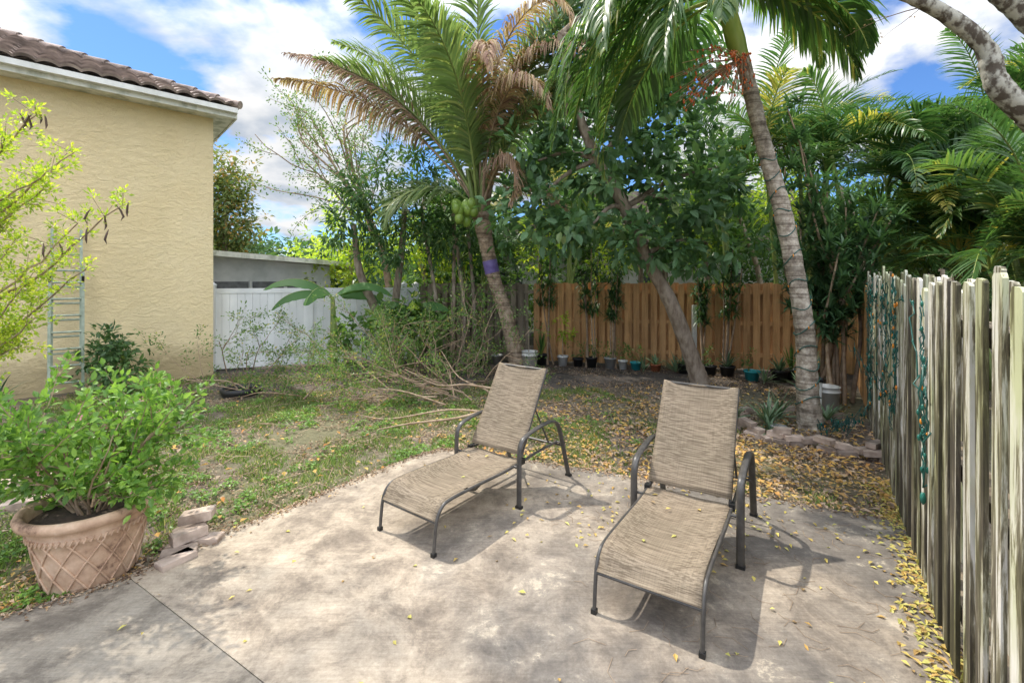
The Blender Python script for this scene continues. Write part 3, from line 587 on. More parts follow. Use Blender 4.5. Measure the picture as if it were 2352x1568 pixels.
# ---------------------------------------------------------------- broadleaf tree (centre right)
w=M(); tr=[(3.49,9.08,-.05),(3.3,9.05,.5),(2.87,8.95,1.55),(2.35,8.9,2.5),(1.95,8.85,3.4),(1.42,8.8,4.3),(.92,8.75,5.5),(.7,8.7,6.6)]
tube(w,tr,[.19,.16,.14,.13,.12,.105,.085,.05],M_bark,12,smoothn=60,lump=.035)
B=[((.8,9.0,4.9),.65),((.15,8.7,3.35),(.75,.7,.65)),((1.75,8.7,4.3),(.95,.8,.7)),((2.9,8.7,3.5),(.95,.8,.75)),((2.5,9,5.1),.95),((1.3,8.5,3.05),(.9,.7,.45)),((3.5,8.9,2.75),(.75,.7,.6)),((2.1,9.2,6.4),1.0),((1.1,9.3,6.3),.7),((3.2,9.2,6.1),.9),((1.7,9.5,7.5),.95),((3.8,9,4.2),(.6,.6,.7)),((2.3,8.6,2.65),(.8,.6,.4)),((.3,8.9,4.3),(.5,.5,.4))]
for c0,rd in B:
    i=min(range(3,8),key=lambda k:np.linalg.norm(np.array(tr[k])-c0)); a=np.array(tr[i]); mid=(a+np.array(c0))/2+[0,0,.15]
    tube(w,[a,mid,c0],[.06,.045,.02],M_bark,6,smoothn=8)
cloud(w,B,62,12,.23,.13,G_noni,.28,True); w.build('noni_tree')
# mango tree
w=M(); tube(w,[(-3.15,10.9,0),(-3.3,10.85,1),(-3.75,10.7,2.2),(-3.85,10.6,3.3)],[.13,.11,.09,.05],M_bark,9,smoothn=16)
tube(w,[(-2.9,11,0),(-3.0,10.9,1.2),(-2.8,10.8,2.8),(-2.7,10.7,4)],[.11,.09,.08,.05],M_bark,9,smoothn=16)
for x in (-1.7,-1.45,-1.2,-2.1): tube(w,[(x,11.1,0),(x+.05,11.1,1.4),(x-.1+rng.normal()*.1,11,3.6)],[.06,.05,.04],M_bark,7,rng.random(),smoothn=10)
B=[((-3.5,10.6,4.1),(.75,.7,.6)),((-2.6,10.7,4.5),(.7,.7,.6)),((-3.9,10.5,3.3),(.7,.6,.5)),((-2.3,10.8,3.3),(.8,.6,.6)),((-3.0,10.5,2.7),(.7,.5,.4)),((-1.5,11,2.9),(.7,.5,.6)),((-1.6,11.2,4.0),.7)]
cloud(w,B,110,14,.2,.06,G_dark,.24,False,up=-.2); w.build('mango_tree')
# sparse tall tree
w=M(); tips=[]
tube(w,[(-3.6,12.9,0),(-3.7,12.8,2),(-4.1,12.7,3.6)],[.12,.1,.07],M_twig,8,smoothn=10)
for k in range(8): grow(w,(-4.1,12.7,3.2+.1*k),(-.9+.4*rng.normal(),.2*rng.normal(),.9+.25*rng.normal()),2.3+.5*rng.random(),.04,2,M_twig,tips,.75,.03,5,3)
tip_leaves(w,tips,16,.2,.08,.04,G_mid); w.build('feathery_tree')
w=M(); cloud(w,[((-6.2,14.8,2.7),(1.0,.8,1.1)),((-5.3,14.5,3.3),(1.0,.8,1.2)),((-4.4,14,2.6),(.9,.7,1.0)),((-5.6,14.5,4.2),(.5,.5,.5)),((-6.9,15.2,2.0),(.7,.7,.8))],75,12,.16,.09,G_yel,.25)
tube(w,[(-5.4,14.6,0),(-5.4,14.6,3)],[.1,.05],M_bark); w.build('lime_tree')
w=M(); cloud(w,[((-12.6,20,4.6),(1.0,1,2.)),((-12.9,20,6.3),(1.0,1,1.2)),((-14,20,4.5),1.8)],95,12,.22,.12,G_orange,.35); tube(w,[(-12.8,20,0),(-12.8,20,5)],[.2,.08],M_bark); w.build('almond_tree')
# understory shrubs
w=M(); cloud(w,[((-1.9,11.3,1.5),(.8,.4,1.0)),((-.9,11.5,1.9),(.7,.35,.9)),((-2.8,11.4,1.3),(.6,.35,.7)),((-3.9,10.9,.8),(.5,.35,.6)),((.3,11.3,2.3),(.6,.3,.5))],65,10,.15,.05,G_mid,.22); w.build('understory_shrub')
w=M(); Bs=[((-3.6,9.9,.55),(.5,.35,.5)),((-2.9,10.1,.7),(.55,.35,.6)),((-2.2,10.1,.8),(.6,.4,.7)),((-1.5,10.2,.7),(.5,.4,.6)),((-1.9,9.7,.45),(.55,.4,.4)),((-4.6,10.0,.35),(.4,.3,.35)),((-.9,10.3,.9),(.35,.3,.7)),((-3.2,9.6,.3),(.5,.3,.28)),((-1.1,9.7,.4),(.45,.35,.4))]
cloud(w,Bs,110,10,.09,.035,G_mid,.2,rlo=.2); 
for c0,rd in Bs:
    for q in range(5): tube(w,[(c0[0]+rng.normal()*.06,c0[1],0),(c0[0]+rng.normal()*.15,c0[1]+rng.normal()*.1,c0[2]),(c0[0]+rng.normal()*.35,c0[1]+rng.normal()*.2,c0[2]*1.8)],[.012,.009,.004],M_twig,5,rng.random(),smoothn=6)
for (x,y,z) in [(-2.9,10.0,1.1),(-2.4,10.2,1.3),(-3.7,10.0,.8),(-2.0,10.0,1.0)]: cloud(w,[((x,y,z),(.35,.3,.35))],160,6,.22,.15,G_mid,.12,True)
w.build('young_shrubs')
# background mass
w=M(); Bd=[];Bm=[]
for k in range(90):
    x=rng.uniform(-4.2,22); y=14.2+rng.random()*4+max(0,x-9)*.15
    hmax=4.6+3.0*min(1,max(0,(x+3.2)/4.5)); 
    if x>6.5: hmax=6.2
    if 5.2<x<8: hmax=5.0
    z=1.2+(hmax-1.2)*rng.random()**.8; q=.85+.55*rng.random()
    if 0<x<8 and z<3.3 and rng.random()<.8: continue
    (Bd if rng.random()<.3 else Bm).append(((x,y,z),(q*1.2,q*.8,q)))
cloud(w,Bd,44,11,.26,.13,G_dark,.4); cloud(w,Bm,44,11,.24,.12,G_mid,.4)
cloud(w,[((4.9,14,3.9),(.7,.6,1.)),((5.8,14.2,4.6),.8),((-2.2,14,2.6),(.9,.5,.9)),((.5,14,3.2),(.8,.5,.9)),((2.6,13.6,2.6),(.9,.5,.4)),((-3.2,13.6,3.2),(.7,.5,.7)),((7.2,13,4.2),.8)],65,12,.18,.08,G_yel,.3)
for k in range(16):
    x=rng.uniform(-3.5,16); tube(w,[(x,14.6,0),(x+rng.normal()*.3,14.6,2.5),(x+rng.normal()*.6,14.8,5)],[.1,.08,.05],M_bark,7,rng.random())
w.build('background_trees')
w=M(); Bd=[((x,45+rng.random()*8,2.5+rng.random()*1.6),(4,3,2.6)) for x in np.arange(-75,80,4.2)]
Bd+=[((-40+rng.random()*4,y,2.5+rng.random()*2),(3,4,2.6)) for y in np.arange(-40,45,4.5)]+[((40+rng.random()*4,y,2.5+rng.random()*2),(3,4,2.6)) for y in np.arange(-40,45,4.5)]
cloud(w,Bd,12,10,.8,.45,G_dark,1.1); w.build('distant_tree_line')
# dracaena
w=M(); 
stems=[]
for k in range(15):
    bx,by=5.05+rng.normal()*.16,7.75+rng.normal()*.15; h=1.9+2.2*rng.random(); tx,ty=bx-.1+rng.normal()*.5,by+rng.normal()*.3
    if k<3: tx=bx-.75+.15*k; h=4.9-.5*k
    P=spl([(bx,by,0),(bx+rng.normal()*.08,by,h*.35),((bx+tx)/2+rng.normal()*.1,(by+ty)/2,h*.65),(tx,ty,h)],12); tube(w,P,np.linspace(.035,.012,12),M_twig,6,rng.random())
    stems.append(P)
for P in stems:
    for q in P[5:]:
        for z in range(4): rosette(w,q+rng.normal(size=3)*.08,12,.3,.042,G_noni,-.3,1.3,.6,0,.6)
w.build('dracaena')
for (x,y,h) in [(1.6,10.75,2.4),(2.0,10.6,2.1),(3.9,10.0,2.1),(4.4,10.0,2.3),(.6,11.1,2.6)]:
    w=M()
    for s in range(4):
        tx,ty=x+rng.normal()*.2,y+rng.normal()*.1; P=spl([(x+rng.normal()*.08,y,0),((x+tx)/2,ty,h*.5),(tx,ty,h+rng.normal()*.25)],8); tube(w,P,np.linspace(.025,.01,8),M_twig,6,rng.random())
        for q in P[4:]: 
            for z in range(3): rosette(w,q+rng.normal(size=3)*.06,11,.24,.036,G_dark,-.6,1.2,.6,0,.7)
    w.build('dracaena')
# tabebuia limb
w=M(); 
tube(w,[(6.9,5.2,-.05),(6.8,5.1,1.5),(6.3,5.05,3.0),(5.45,5,3.8)],[.3,.24,.18,.13],M_barkl,14,smoothn=24)
tube(w,[(5.5,5,3.75),(5.12,5,4.1),(4.98,5,4.5),(4.62,5,4.82),(4.17,5,5.06),(3.6,5.1,5.35),(2.9,5.2,5.9)],[.13,.11,.09,.08,.065,.05,.03],M_barkl,12,smoothn=60,lump=.035)
tube(w,[(6.3,5.05,3.0),(5.9,4.95,4.2),(5.35,4.9,4.75),(4.85,4.9,5.2),(4.2,5,6)],[.15,.13,.11,.09,.06],M_barkl,12,smoothn=40,lump=.035)
tips=[]
for p in [(4.17,5,5.06),(3.6,5.1,5.35),(3.2,5.15,5.6),(4.62,5,4.82)]: grow(w,p,(-.6+.3*rng.normal(),.3*rng.normal(),.5),.9,.016,2,M_twig,tips,.9,-.02,4,3)
tip_leaves(w,tips[::3],3,.06,.035,.02,G_dry); w.build('tabebuia_tree')
# ---------------------------------------------------------------- left tree with yellow-green sprays
w=M(); tips=[]
tube(w,[(-6.1,4.6,-.05),(-6.1,4.6,1.2),(-6.1,4.6,2.6),(-6.0,4.7,4.6),(-5.6,4.8,6.2),(-5,4.85,6.4)],[.12,.1,.08,.06,.04,.02],M_twig,10,smoothn=20)
tgt=[(-3.9,4.5,2.75),(-4.2,4.4,2.55),(-4.35,4.5,3.25),(-4.7,4.5,3.6),(-4.35,4.6,2.1),(-4.6,4.4,1.65),(-4.8,4.5,1.35),(-4.75,4.6,2.9),(-4.85,4.4,2.3),(-4.7,4.4,1.95),(-4.55,4.45,3.05),(-4.9,4.4,3.35),(-4.9,4.45,1.6),(-4.95,4.5,2.65)]
for t in tgt:
    o=np.array([-6.0,4.6,max(1.0,t[2]-1.1)]); t=np.array(t); P=spl([o,(o+t)/2+[0,0,-.05+.1*rng.normal()],t],14)+np.vstack([np.zeros((1,3)),rng.normal(size=(13,3))*.012]); tube(w,P,np.linspace(.02,.005,14),M_twig,6,rng.random())
    for i in range(5,14): 
        tips.append((P[i],nrm(P[-1]-P[0])))
        for z in range(2):
            q=P[i]+rdir(1,.5)[0]*np.array([.18,.14,.16])*(.5+rng.random()); tube(w,[P[i],q],.003,M_twig,4); tips.append((q,nrm(q-P[i])))
tip_leaves(w,tips,24,.075,.045,.022,G_yel,up=.3)
cloud(w,[((-5.1,4.9,6.3),(.9,.8,.5)),((-4.3,4.8,6.4),(.8,.7,.45)),((-3.6,4.7,6.4),(.6,.6,.4)),((-4.6,4.3,6.5),(.8,.6,.4))],150,12,.08,.04,G_yel,.2)
M_pod=simple('seed_pod',(.06,.035,.025),(.12,.07,.05),10,rough=.6,bs=0,var=.2)
for k,t in enumerate([(-3.9,4.5,2.7),(-4.0,4.45,2.62),(-4.12,4.4,2.5),(-4.15,4.45,2.66),(-3.8,4.5,2.72),(-4.7,4.5,3.68),(-4.78,4.5,3.66),(-4.62,4.5,3.64),(-4.84,4.5,3.62),(-4.7,4.45,3.6),(-4.45,4.4,2.4),(-4.5,4.4,2.36),(-4.0,4.5,2.5)]):
    a=np.array(t)+rng.normal(size=3)*.02; d=rng.normal(size=2)*.02; tube(w,[a,a+[d[0],d[1],-.04],a+[d[0]*1.6,d[1]*2,-.1],a+[d[0]*1.2,d[1],-.14]],[.003,.009,.01,.002],M_pod,5,rng.random())
w.build('tecoma_tree')
w=M(); cloud(w,[((-7.35,8.2,.6),(.42,.4,.5)),((-7.0,8.15,.45),(.35,.35,.35)),((-7.2,8.1,.9),(.25,.2,.3))],260,12,.12,.055,G_dark,.15,True); tube(w,[(-7.2,8.2,0),(-7.2,8.2,.8)],.02,M_twig); w.build('garden_bush')
# ---------------------------------------------------------------- pruned branches
w=M(); tips=[]
lst=[((-4.9,8.3,.05),(.1,-.1,1),1.1,.014),((-5.0,8.2,.05),(-.5,-.1,.9),1.2,.014),((-4.8,8.2,.05),(.6,0,.7),1.3,.014),((-4.9,8.3,.05),(-.8,.1,.5),1.2,.012),((-4.8,8.1,.05),(.2,-.4,.8),1.2,.012),
   ((-4.9,8.2,.05),(-.9,-.1,.25),1.3,.012),((-4.7,8.1,.05),(.9,-.1,.35),1.4,.012),
   ((-2.9,8.9,.1),(.6,0,.8),1.3,.016),((-2.2,9.0,.1),(.4,.1,.8),1.4,.018),((-3.3,8.6,.1),(-.5,0,.7),1.3,.014),((-1.6,8.8,.1),(-.2,-.1,.9),1.3,.016),((-2.5,8.7,.2),(.1,-.3,.6),1.4,.014),((-1.3,8.9,.1),(.2,-.1,.9),1.3,.014),
   ((-1.0,7.9,.1),(-.9,.2,.3),1.7,.018),((-1.4,7.6,.1),(-.9,-.1,.15),1.5,.016),((-2.0,7.4,.1),(-.8,.0,.3),1.2,.014),((-1.0,8.6,.2),(.3,0,.8),1.3,.014),((-3.0,8.0,.1),(-.7,.1,.4),1.3,.014),((-.8,7.4,.1),(-.8,.5,.3),1.4,.014)]
for k in range(14): lst.append(((rng.uniform(-3.6,-.5),rng.uniform(7.3,9.0),.08),(rng.normal()*.7-.3,rng.normal()*.4,.2+.4*rng.random()),1.2+.5*rng.random(),.015))
for (p,d,L,rd) in lst: grow(w,p,d,L*.84,rd,2,M_twig,tips,.8,-.02,5,3,.1)
tips=[t for t in tips if t[0][2]>.0]
tip_leaves(w,tips,8,.12,.055,.024,G_mid)
for k,(P,r) in enumerate([([(-.35,6.95,.12),(-.9,6.6,.06),(-1.5,6.3,.07),(-1.9,6.1,.05)],.024),([(-.4,7.3,.3),(-.9,7.4,.35),(-1.4,7.6,.3),(-2.0,7.9,.5)],.022),([(-.5,6.9,.05),(-1.1,6.85,.1),(-1.9,6.6,.04),(-2.4,6.7,.08)],.018),([(-.3,7.0,.1),(-.6,7.5,.25),(-1.1,8.0,.35),(-1.5,8.6,.7)],.02),([(-1.2,7.3,.05),(-1.9,7.2,.3),(-2.6,7.5,.25),(-3.4,7.6,.4)],.016),([(-3.8,7.9,.05),(-4.2,7.5,.2),(-4.6,7.6,.1)],.015)]):
    tube(w,P,np.linspace(r,r*.35,len(P)),M_twig,7,.8,smoothn=16)
w.build('pruned_branches')
w=M(); lathe(w,[(.3,0),(.33,.06),(.34,.12),(.3,.13),(.28,.06)],(-4.95,8.2,0),M_plast,20); w.build('tyre_planter')
# banana
def banana(x,y,h,n,L,mt=G_ban):
    w=M(); tube(w,[(x,y,0),(x+.02,y,h*.6),(x,y,h)],[.09,.07,.04],M_stem,10)
    for k in range(n):
        az=R([182,352,268,215,30,300,140][k%7]+rng.normal()*6); el=R(58-6*k%30); K=20; t=np.linspace(0,1,K); a=el-R(100)*t**1.1; hh=np.array([math.cos(az),math.sin(az),0]); l=L*(.9+.25*rng.random())
        tan=np.cos(a)[:,None]*hh+np.sin(a)[:,None]*np.array([0,0,1.]); P=np.array([x,y,h-.05])+np.vstack([[0,0,0],np.cumsum(tan[1:]*l/(K-1),0)])
        tube(w,P,.009*(1-.8*t),M_stem,5); S=np.array([-hh[1],hh[0],0]); W=.42*np.sin(np.clip((t-.12)/.88,0,1)**.7*math.pi)**.55*(l/L)
        for s in (-1,1):
            Sx=nrm(S*s+np.array([0,0,-.8-.5*rng.random()])); Pb=P+Sx*(W*(.5+.08*rng.random(K)))[:,None]; V=np.stack([P,Pb],1).reshape(-1,3); i=np.arange(K-1)*2
            w.add(V,np.stack([i,i+1,i+3,i+2],1),mt if k<5 else G_yel,.3+.3*rng.random(),True)
    return w.build('banana_plant')
banana(-4.25,10.4,1.65,5,1.5); banana(-2.55,10.6,1.35,6,.9)
# ---------------------------------------------------------------- terracotta pot + lantana
pt=empty('terracotta_planter'); m,nt,b=new_mat('terracotta')
n1=noise(nt,4,8,rough=.7); n2=noise(nt,18,5); c=ramp(nt,n1,[(.36,(.17,.1,.065)),(.44,(.46,.3,.2)),(.6,(.62,.44,.31)),(.72,(.7,.57,.45))]); c=mix(nt,.4,c,ramp(nt,n2,[(.3,(.75,.72,.7)),(.7,(1.15,1.15,1.15))]),'MULTIPLY')
nt.links.new(c,b.inputs['Base Color']); b.inputs['Roughness'].default_value=.85; bump(nt,b,n2,.3,.006); M_terra=m
pc=(-2.93,3.16,.0); w=M(); ps=.86
prof=[(.001,0),(.26,0),(.275,.03),(.30,.14),(.335,.3),(.352,.36),(.362,.362),(.362,.385),(.356,.388),(.37,.44),(.395,.445),(.425,.46),(.435,.49),(.425,.515),(.40,.52),(.375,.51),(.36,.46),(.355,.44)]
prof=[(a*ps,z) for a,z in prof]
lathe(w,prof,pc,M_terra,56)
def rad_at(z): return ps*np.interp(z,[0,.03,.14,.3,.36],[.262,.277,.302,.337,.353])
for k in range(14):
    for sgn in (-1,1):
        P=[(pc[0]+(rad_at(z)+.002)*math.cos(a),pc[1]+(rad_at(z)+.002)*math.sin(a),z) for z,a in [(.03+.33*t,k*2*math.pi/14+sgn*t*.75) for t in np.linspace(0,1,12)]]
        tube(w,P,.007,M_terra,5)
for k in range(60):
    a=k*2*math.pi/60; P=[(pc[0]+.364*ps*math.cos(a+q),pc[1]+.364*ps*math.sin(a+q),.36+.6*q) for q in (0,.05)]; tube(w,P,.007,M_terra,5)
w.build('pot',pt); w=M(); M_soil=simple('potting_soil',(.04,.028,.02),(.1,.07,.05),20,rough=.95,bs=.5,var=0)
lathe(w,[(.001,.45),(.2,.455),(.31,.44)],pc,M_soil,24); w.build('soil',pt)
w=M(); tips=[]
for k in range(18):
    a=rng.random()*6.28; sp=.15+.6*rng.random(); grow(w,(pc[0]+.08*math.cos(a),pc[1]+.08*math.sin(a),.44),(sp*math.cos(a)+.05,sp*math.sin(a),.95),.5+.2*rng.random(),.009,1,M_twig,tips,.75,-.01,6,5,.1)
for k in range(9):
    a=rng.uniform(-.6,3.6); grow(w,(pc[0],pc[1],.46),(.9*math.cos(a),.9*math.sin(a),.45),.42,.007,1,M_twig,tips,.6,-.01,6,4,.1)
tips=[t for t in tips if t[0][2]>.48 and t[0][1]>2.45]
tip_leaves(w,tips,7,.06,.058,.034,G_bright,True,up=.35)
M_pink=simple('lantana_bloom',(.7,.3,.4),(.8,.5,.3),30,rough=.6,bs=0,var=.2)
for t in tips[::22]: 
    for q in range(7): lathe(w,[(.001,-.004),(.007,0),(.001,.005)],t[0]+rng.normal(size=3)*.012+[0,0,.06],M_pink,5)
w.build('lantana',pt)
# ---------------------------------------------------------------- bricks
M_brick=simple('worn_paver',(.24,.18,.14),(.5,.4,.33),7,rough=.9,bs=.5,var=.35)
def brick(m,x,y,z,rot,tilt=0,L=.2,W=.1,H=.06):
    c,s=math.cos(rot),math.sin(rot); ux=np.array([c,s,tilt]); uy=np.array([-s,c,0.]); o=np.array([x,y,z])-ux*L/2-uy*W/2; e=.006
    prism(m,[(0,e),(e,0),(L-e,0),(L,e),(L,H-e),(L-e,H),(e,H),(0,H-e)],o,ux,(0,0,1),uy,W,M_brick,rng.random())
w=M(); arc=spl([(4.5,6.5,0),(4.1,6.9,0),(3.4,6.95,0),(2.95,6.6,0),(2.93,6.15,0),(3.15,5.8,0),(3.5,5.5,0),(3.95,5.25,0),(4.1,5.3,0)],18)
for lay in range(3):
    for i in range(len(arc)-1):
        if lay==2 and (i<8 or rng.random()<.35): continue
        p=(arc[i]+arc[i+1])/2 if lay%2 else arc[i]; d=arc[i+1]-arc[i]
        brick(w,p[0]+rng.normal()*.03,p[1]+rng.normal()*.03,lay*.064-.005,math.atan2(d[1],d[0])+rng.normal()*.28,rng.normal()*.08)
for (x,y,z,r_) in [(4.05,5.12,0,.4),(4.15,5.3,.03,1.2),(3.7,5.3,.0,-.3),(3.9,5.15,.06,-.5)]: brick(w,x,y,z,r_,.1)
w.build('brick_edging')
w=M()
for (x,y,z,r_,t) in [(-2.47,3.34,0,.5,0),(-2.56,3.5,0,1.6,.1),(-2.5,3.48,.072,.9,.05),(-2.40,3.52,0,.1,0),(-2.6,3.62,.02,.4,.2),(-2.43,3.26,.0,1.1,.0),(-2.52,3.6,.15,.3,.1)]: brick(w,x,y,z,r_,t,.22,.11,.07)
w.build('brick_pile')
w=M()
for (x,y,r_) in [(-5.0,5.0,.3),(-4.7,4.85,.5),(-4.95,4.55,.2),(-4.6,4.5,.7),(-4.9,4.2,.4),(-5.2,4.75,.1),(-4.45,4.2,.5)]: brick(w,x,y,-.005,r_,.02,.34,.26,.06)
w.build('stepping_stones')
# ---------------------------------------------------------------- ladder
M_alu=simple('aluminium',(.25,.3,.23),(.38,.43,.34),12,rough=.55,bs=.05,metal=.1,var=0)
w=M(); bc=np.array([-7.86,8.0]); tc=np.array([-8.12,8.28]); Hh=2.92; zt=np.array([tc[0]-bc[0],tc[1]-bc[1],Hh]); zl=np.linalg.norm(zt); zd=zt/zl
for hw,h0,h1,off in ((.21,0,2.3,0),(.185,.5,zl,.045)):
    for s in (-1,1):
        o=np.array([*(bc+U*hw*s),.0])+zd*h0-N3*off; prism(w,[(-.02,0),(.02,0),(.02,h1-h0),(-.02,h1-h0)],o,U3,zd,N3,.06,M_alu)
    for k in np.arange(h0+.25,h1-.05,.29):
        o=np.array([*bc,0.])+zd*k-N3*(off-.03); tube(w,[o-U3*hw,o+U3*hw],.018,M_alu,8)
for s in (-1,1): o=np.array([*(bc+U*.21*s),0.])+zd*2.0; tube(w,[o+N3*.06,o+N3*.1+[0,0,.1]],.02,M_plast,6)
w.build('extension_ladder')
# ---------------------------------------------------------------- buckets & pots
M_bucket=simple('white_plastic',(.5,.48,.44),(.7,.69,.66),4,(1,1,.4),.4,.03,var=.05)
def bucket(x,y,h,r):
    w=M(); lathe(w,[(.001,0),(r*.84,0),(r*.96,h*.8),(r*1.06,h*.8),(r*1.06,h*.84),(r*.98,h*.85),(r,h*.97),(r*1.05,h*.97),(r*1.05,h),(r*.94,h),(r*.82,.02),(.001,.02)],(x,y,0),M_bucket,28)
    P=[(x+r*1.05*math.cos(a),y-r*1.05*math.sin(a)*.5,h*.8-h*.55*math.sin(a)*.9) for a in np.linspace(0,math.pi,14)]; tube(w,P,.003,M_frame,5); w.build('white_bucket')
bucket(4.6,7.0,.42,.16); bucket(.16,10.1,.48,.17)
w=M(); tube(w,[(4.42,6.9,0),(4.43,6.9,.55)],.02,M_white,8); lathe(w,[(.001,.5),(.04,.5),(.04,.56),(.001,.57)],(4.43,6.9,0),M_plast,8); w.build('hose_spigot')
w=M(); tube(w,[(.13,10.0,0),(.14,10.0,.95)],.012,M_oldwood,6); w.build('wooden_stake')
cols={'w':(.68,.68,.66),'k':(.02,.02,.02),'t':(.02,.3,.34),'g':(.3,.3,.29),'r':(.4,.13,.06)}
pm={k:simple('pot_'+k,tuple(c*.8 for c in v),v,6,rough=.5,bs=.03,var=.05) for k,v in cols.items()}
def potplant(x,y,h,r,c,kind):
    w=M(); lathe(w,[(.001,0),(r*.72,0),(r*.92,h*.86),(r*1.02,h*.86),(r*1.02,h),(r*.9,h),(r*.85,h*.88),(.001,h*.86)],(x,y,0),pm[c],18)
    if kind=='a': rosette(w,(x,y,h*.85),22,.38,.04,G_blue,.3,1.4,.5)
    elif kind=='f': cloud(w,[((x,y,h+.18),(.18,.16,.2))],420,7,.07,.03,G_mid,.06)
    elif kind=='s': rosette(w,(x,y,h*.85),14,.6,.045,G_mid,1.1,1.55,.15)
    elif kind=='c':
        tube(w,[(x,y,h*.8),(x,y,h+.5)],.012,M_twig,5); cloud(w,[((x,y,h+.55),(.25,.2,.45))],230,8,.13,.035,G_yel,.08)
    w.build('potted_plant')
for a in [(-1.05,10.9,.2,.13,'k','s'),(-.6,11.05,.25,.14,'g','f'),(.45,11.1,.26,.14,'k','s'),(.95,10.95,.24,.13,'w','c'),(1.3,10.85,.2,.13,'k','f'),(1.6,10.75,.24,.14,'k','f'),(2.0,10.6,.26,.14,'g','f'),(2.28,10.55,.2,.11,'w','f'),(2.55,10.45,.18,.13,'t','f'),
          (2.95,10.3,.16,.13,'r','a'),(3.5,10.1,.2,.14,'k','a'),(4.3,9.75,.22,.16,'k','a'),(4.62,9.35,.2,.16,'t','f'),(5.15,9.3,.22,.17,'k','a'),(5.5,9.5,.2,.14,'k','s'),(4.0,9.9,.2,.14,'k','f')]: potplant(*a)
w=M(); lathe(w,[(.2,0),(.16,.04),(.05,.1),(.05,.2),(.12,.25),(.24,.33),(.26,.37),(.22,.37),(.1,.28),(.001,.27)],(5.5,8.9,0),simple('rusty_urn',(.1,.05,.03),(.2,.11,.07),10,rough=.8,bs=.3,var=0),20); rosette(w,(5.5,8.9,.33),26,.5,.05,G_blue,.2,1.4,.6); w.build('urn_planter')
for (x,y,L,n) in [(3.35,6.35,.45,34),(3.0,6.6,.4,26),(3.7,6.7,.45,28),(4.3,6.55,.3,22),(3.2,6.0,.25,20),(5.0,8.3,.5,22),(6.0,9.4,.6,24),(-8.6,7.6,.5,18),(3.3,10.0,.5,22),(2.7,10.3,.4,20),(4.7,9.0,.4,22)]:
    w=M(); rosette(w,(x,y,.04),n,L,.035,G_blue,.15,1.45,.5,0,1); w.build('bromeliad')
w=M(); lathe(w,[(.001,0),(.08,0),(.09,.12),(.095,.12),(.095,.14),(.001,.14)],(3.3,5.98,0),pm['g'],14); w.build('small_pot')
# ---------------------------------------------------------------- world, sun, camera
sun_dir=np.array([-.78,.62,0]); sun_dir/=np.linalg.norm(sun_dir); el=R(58); sd=sun_dir*math.cos(el)+np.array([0,0,math.sin(el)])
wd=bpy.data.worlds.new('World'); scn.world=wd; wd.use_nodes=True; nt=wd.node_tree; bg=nt.nodes['Background']
sky=nt.nodes.new('ShaderNodeTexSky'); sky.sky_type='NISHITA'; sky.sun_disc=False; sky.sun_elevation=el; sky.sun_rotation=math.atan2(sun_dir[0],sun_dir[1]); sky.ozone_density=2.2; sky.dust_density=.4
tc=nt.nodes.new('ShaderNodeTexCoord'); sp=nt.nodes.new('ShaderNodeSeparateXYZ'); nt.links.new(tc.outputs['Generated'],sp.inputs[0])
az=nt.nodes.new('ShaderNodeMath'); az.operation='ADD'; az.inputs[1].default_value=.3; nt.links.new(sp.outputs[2],az.inputs[0])
cb=nt.nodes.new('ShaderNodeCombineXYZ')
for i in (0,1):
    dv=nt.nodes.new('ShaderNodeMath'); dv.operation='DIVIDE'; nt.links.new(sp.outputs[i],dv.inputs[0]); nt.links.new(az.outputs[0],dv.inputs[1]); nt.links.new(dv.outputs[0],cb.inputs[i])
nz=nt.nodes.new('ShaderNodeTexNoise'); nz.inputs['Scale'].default_value=1.9; nz.inputs['Detail'].default_value=8; nz.inputs['Roughness'].default_value=.52; nz.inputs['Distortion'].default_value=.1; nt.links.new(cb.outputs[0],nz.inputs['Vector'])
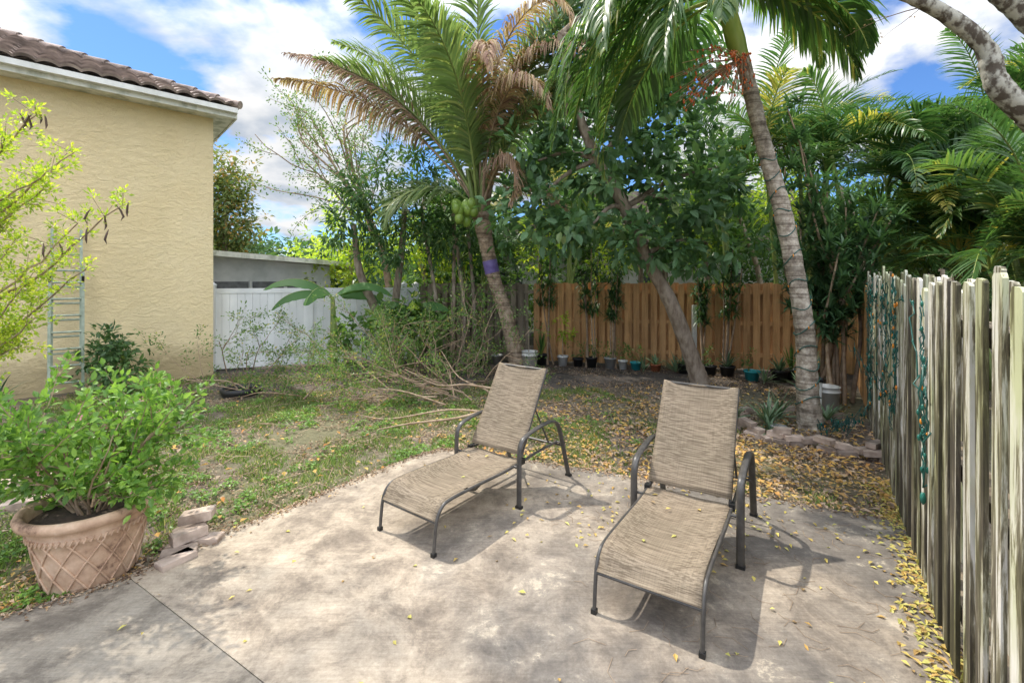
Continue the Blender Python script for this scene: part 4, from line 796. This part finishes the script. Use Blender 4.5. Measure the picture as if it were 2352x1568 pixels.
f=ramp(nt,nz.outputs['Fac'],[(.45,(0,0,0)),(.53,(1,1,1))])
nz2=nt.nodes.new('ShaderNodeTexNoise'); nz2.inputs['Scale'].default_value=4; nz2.inputs['Detail'].default_value=6; nt.links.new(cb.outputs[0],nz2.inputs['Vector'])
cl=ramp(nt,nz2.outputs['Fac'],[(.38,(.55,.62,.72)),(.58,(1,1,1))])
# cloud overhead and behind camera brightened as added fill for shaded house wall
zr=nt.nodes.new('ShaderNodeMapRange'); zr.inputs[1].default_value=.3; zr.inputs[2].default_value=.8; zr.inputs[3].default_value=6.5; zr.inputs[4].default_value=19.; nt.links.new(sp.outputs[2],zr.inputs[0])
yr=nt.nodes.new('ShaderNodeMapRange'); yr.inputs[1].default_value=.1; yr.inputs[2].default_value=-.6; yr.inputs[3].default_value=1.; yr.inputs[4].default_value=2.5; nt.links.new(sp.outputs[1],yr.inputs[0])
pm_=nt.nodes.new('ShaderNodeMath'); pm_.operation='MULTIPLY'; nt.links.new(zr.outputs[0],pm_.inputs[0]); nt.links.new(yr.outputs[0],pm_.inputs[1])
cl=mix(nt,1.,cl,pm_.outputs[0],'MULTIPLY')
sk=mix(nt,1.,sky.outputs[0],(.62,.9,1.28),'MULTIPLY')
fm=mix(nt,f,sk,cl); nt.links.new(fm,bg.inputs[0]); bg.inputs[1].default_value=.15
sl=bpy.data.lights.new('sun','SUN'); sl.energy=4.7; sl.angle=R(1.0); sl.color=(1,.94,.84); so=bpy.data.objects.new('sun',sl); scn.collection.objects.link(so); so.rotation_euler=Vector(-sd).to_track_quat('-Z','Y').to_euler()
cam=bpy.data.cameras.new('camera'); co=bpy.data.objects.new('camera',cam); scn.collection.objects.link(co); co.location=(0,0,2.0); co.rotation_euler=(R(90),0,0)
cam.sensor_width=36; cam.lens=16.33; cam.shift_x=-.0102; cam.shift_y=-.0591; cam.clip_end=1500; cam.clip_start=.05; scn.camera=co
scn.view_settings.view_transform='Standard'; scn.view_settings.look='None'; scn.view_settings.exposure=0
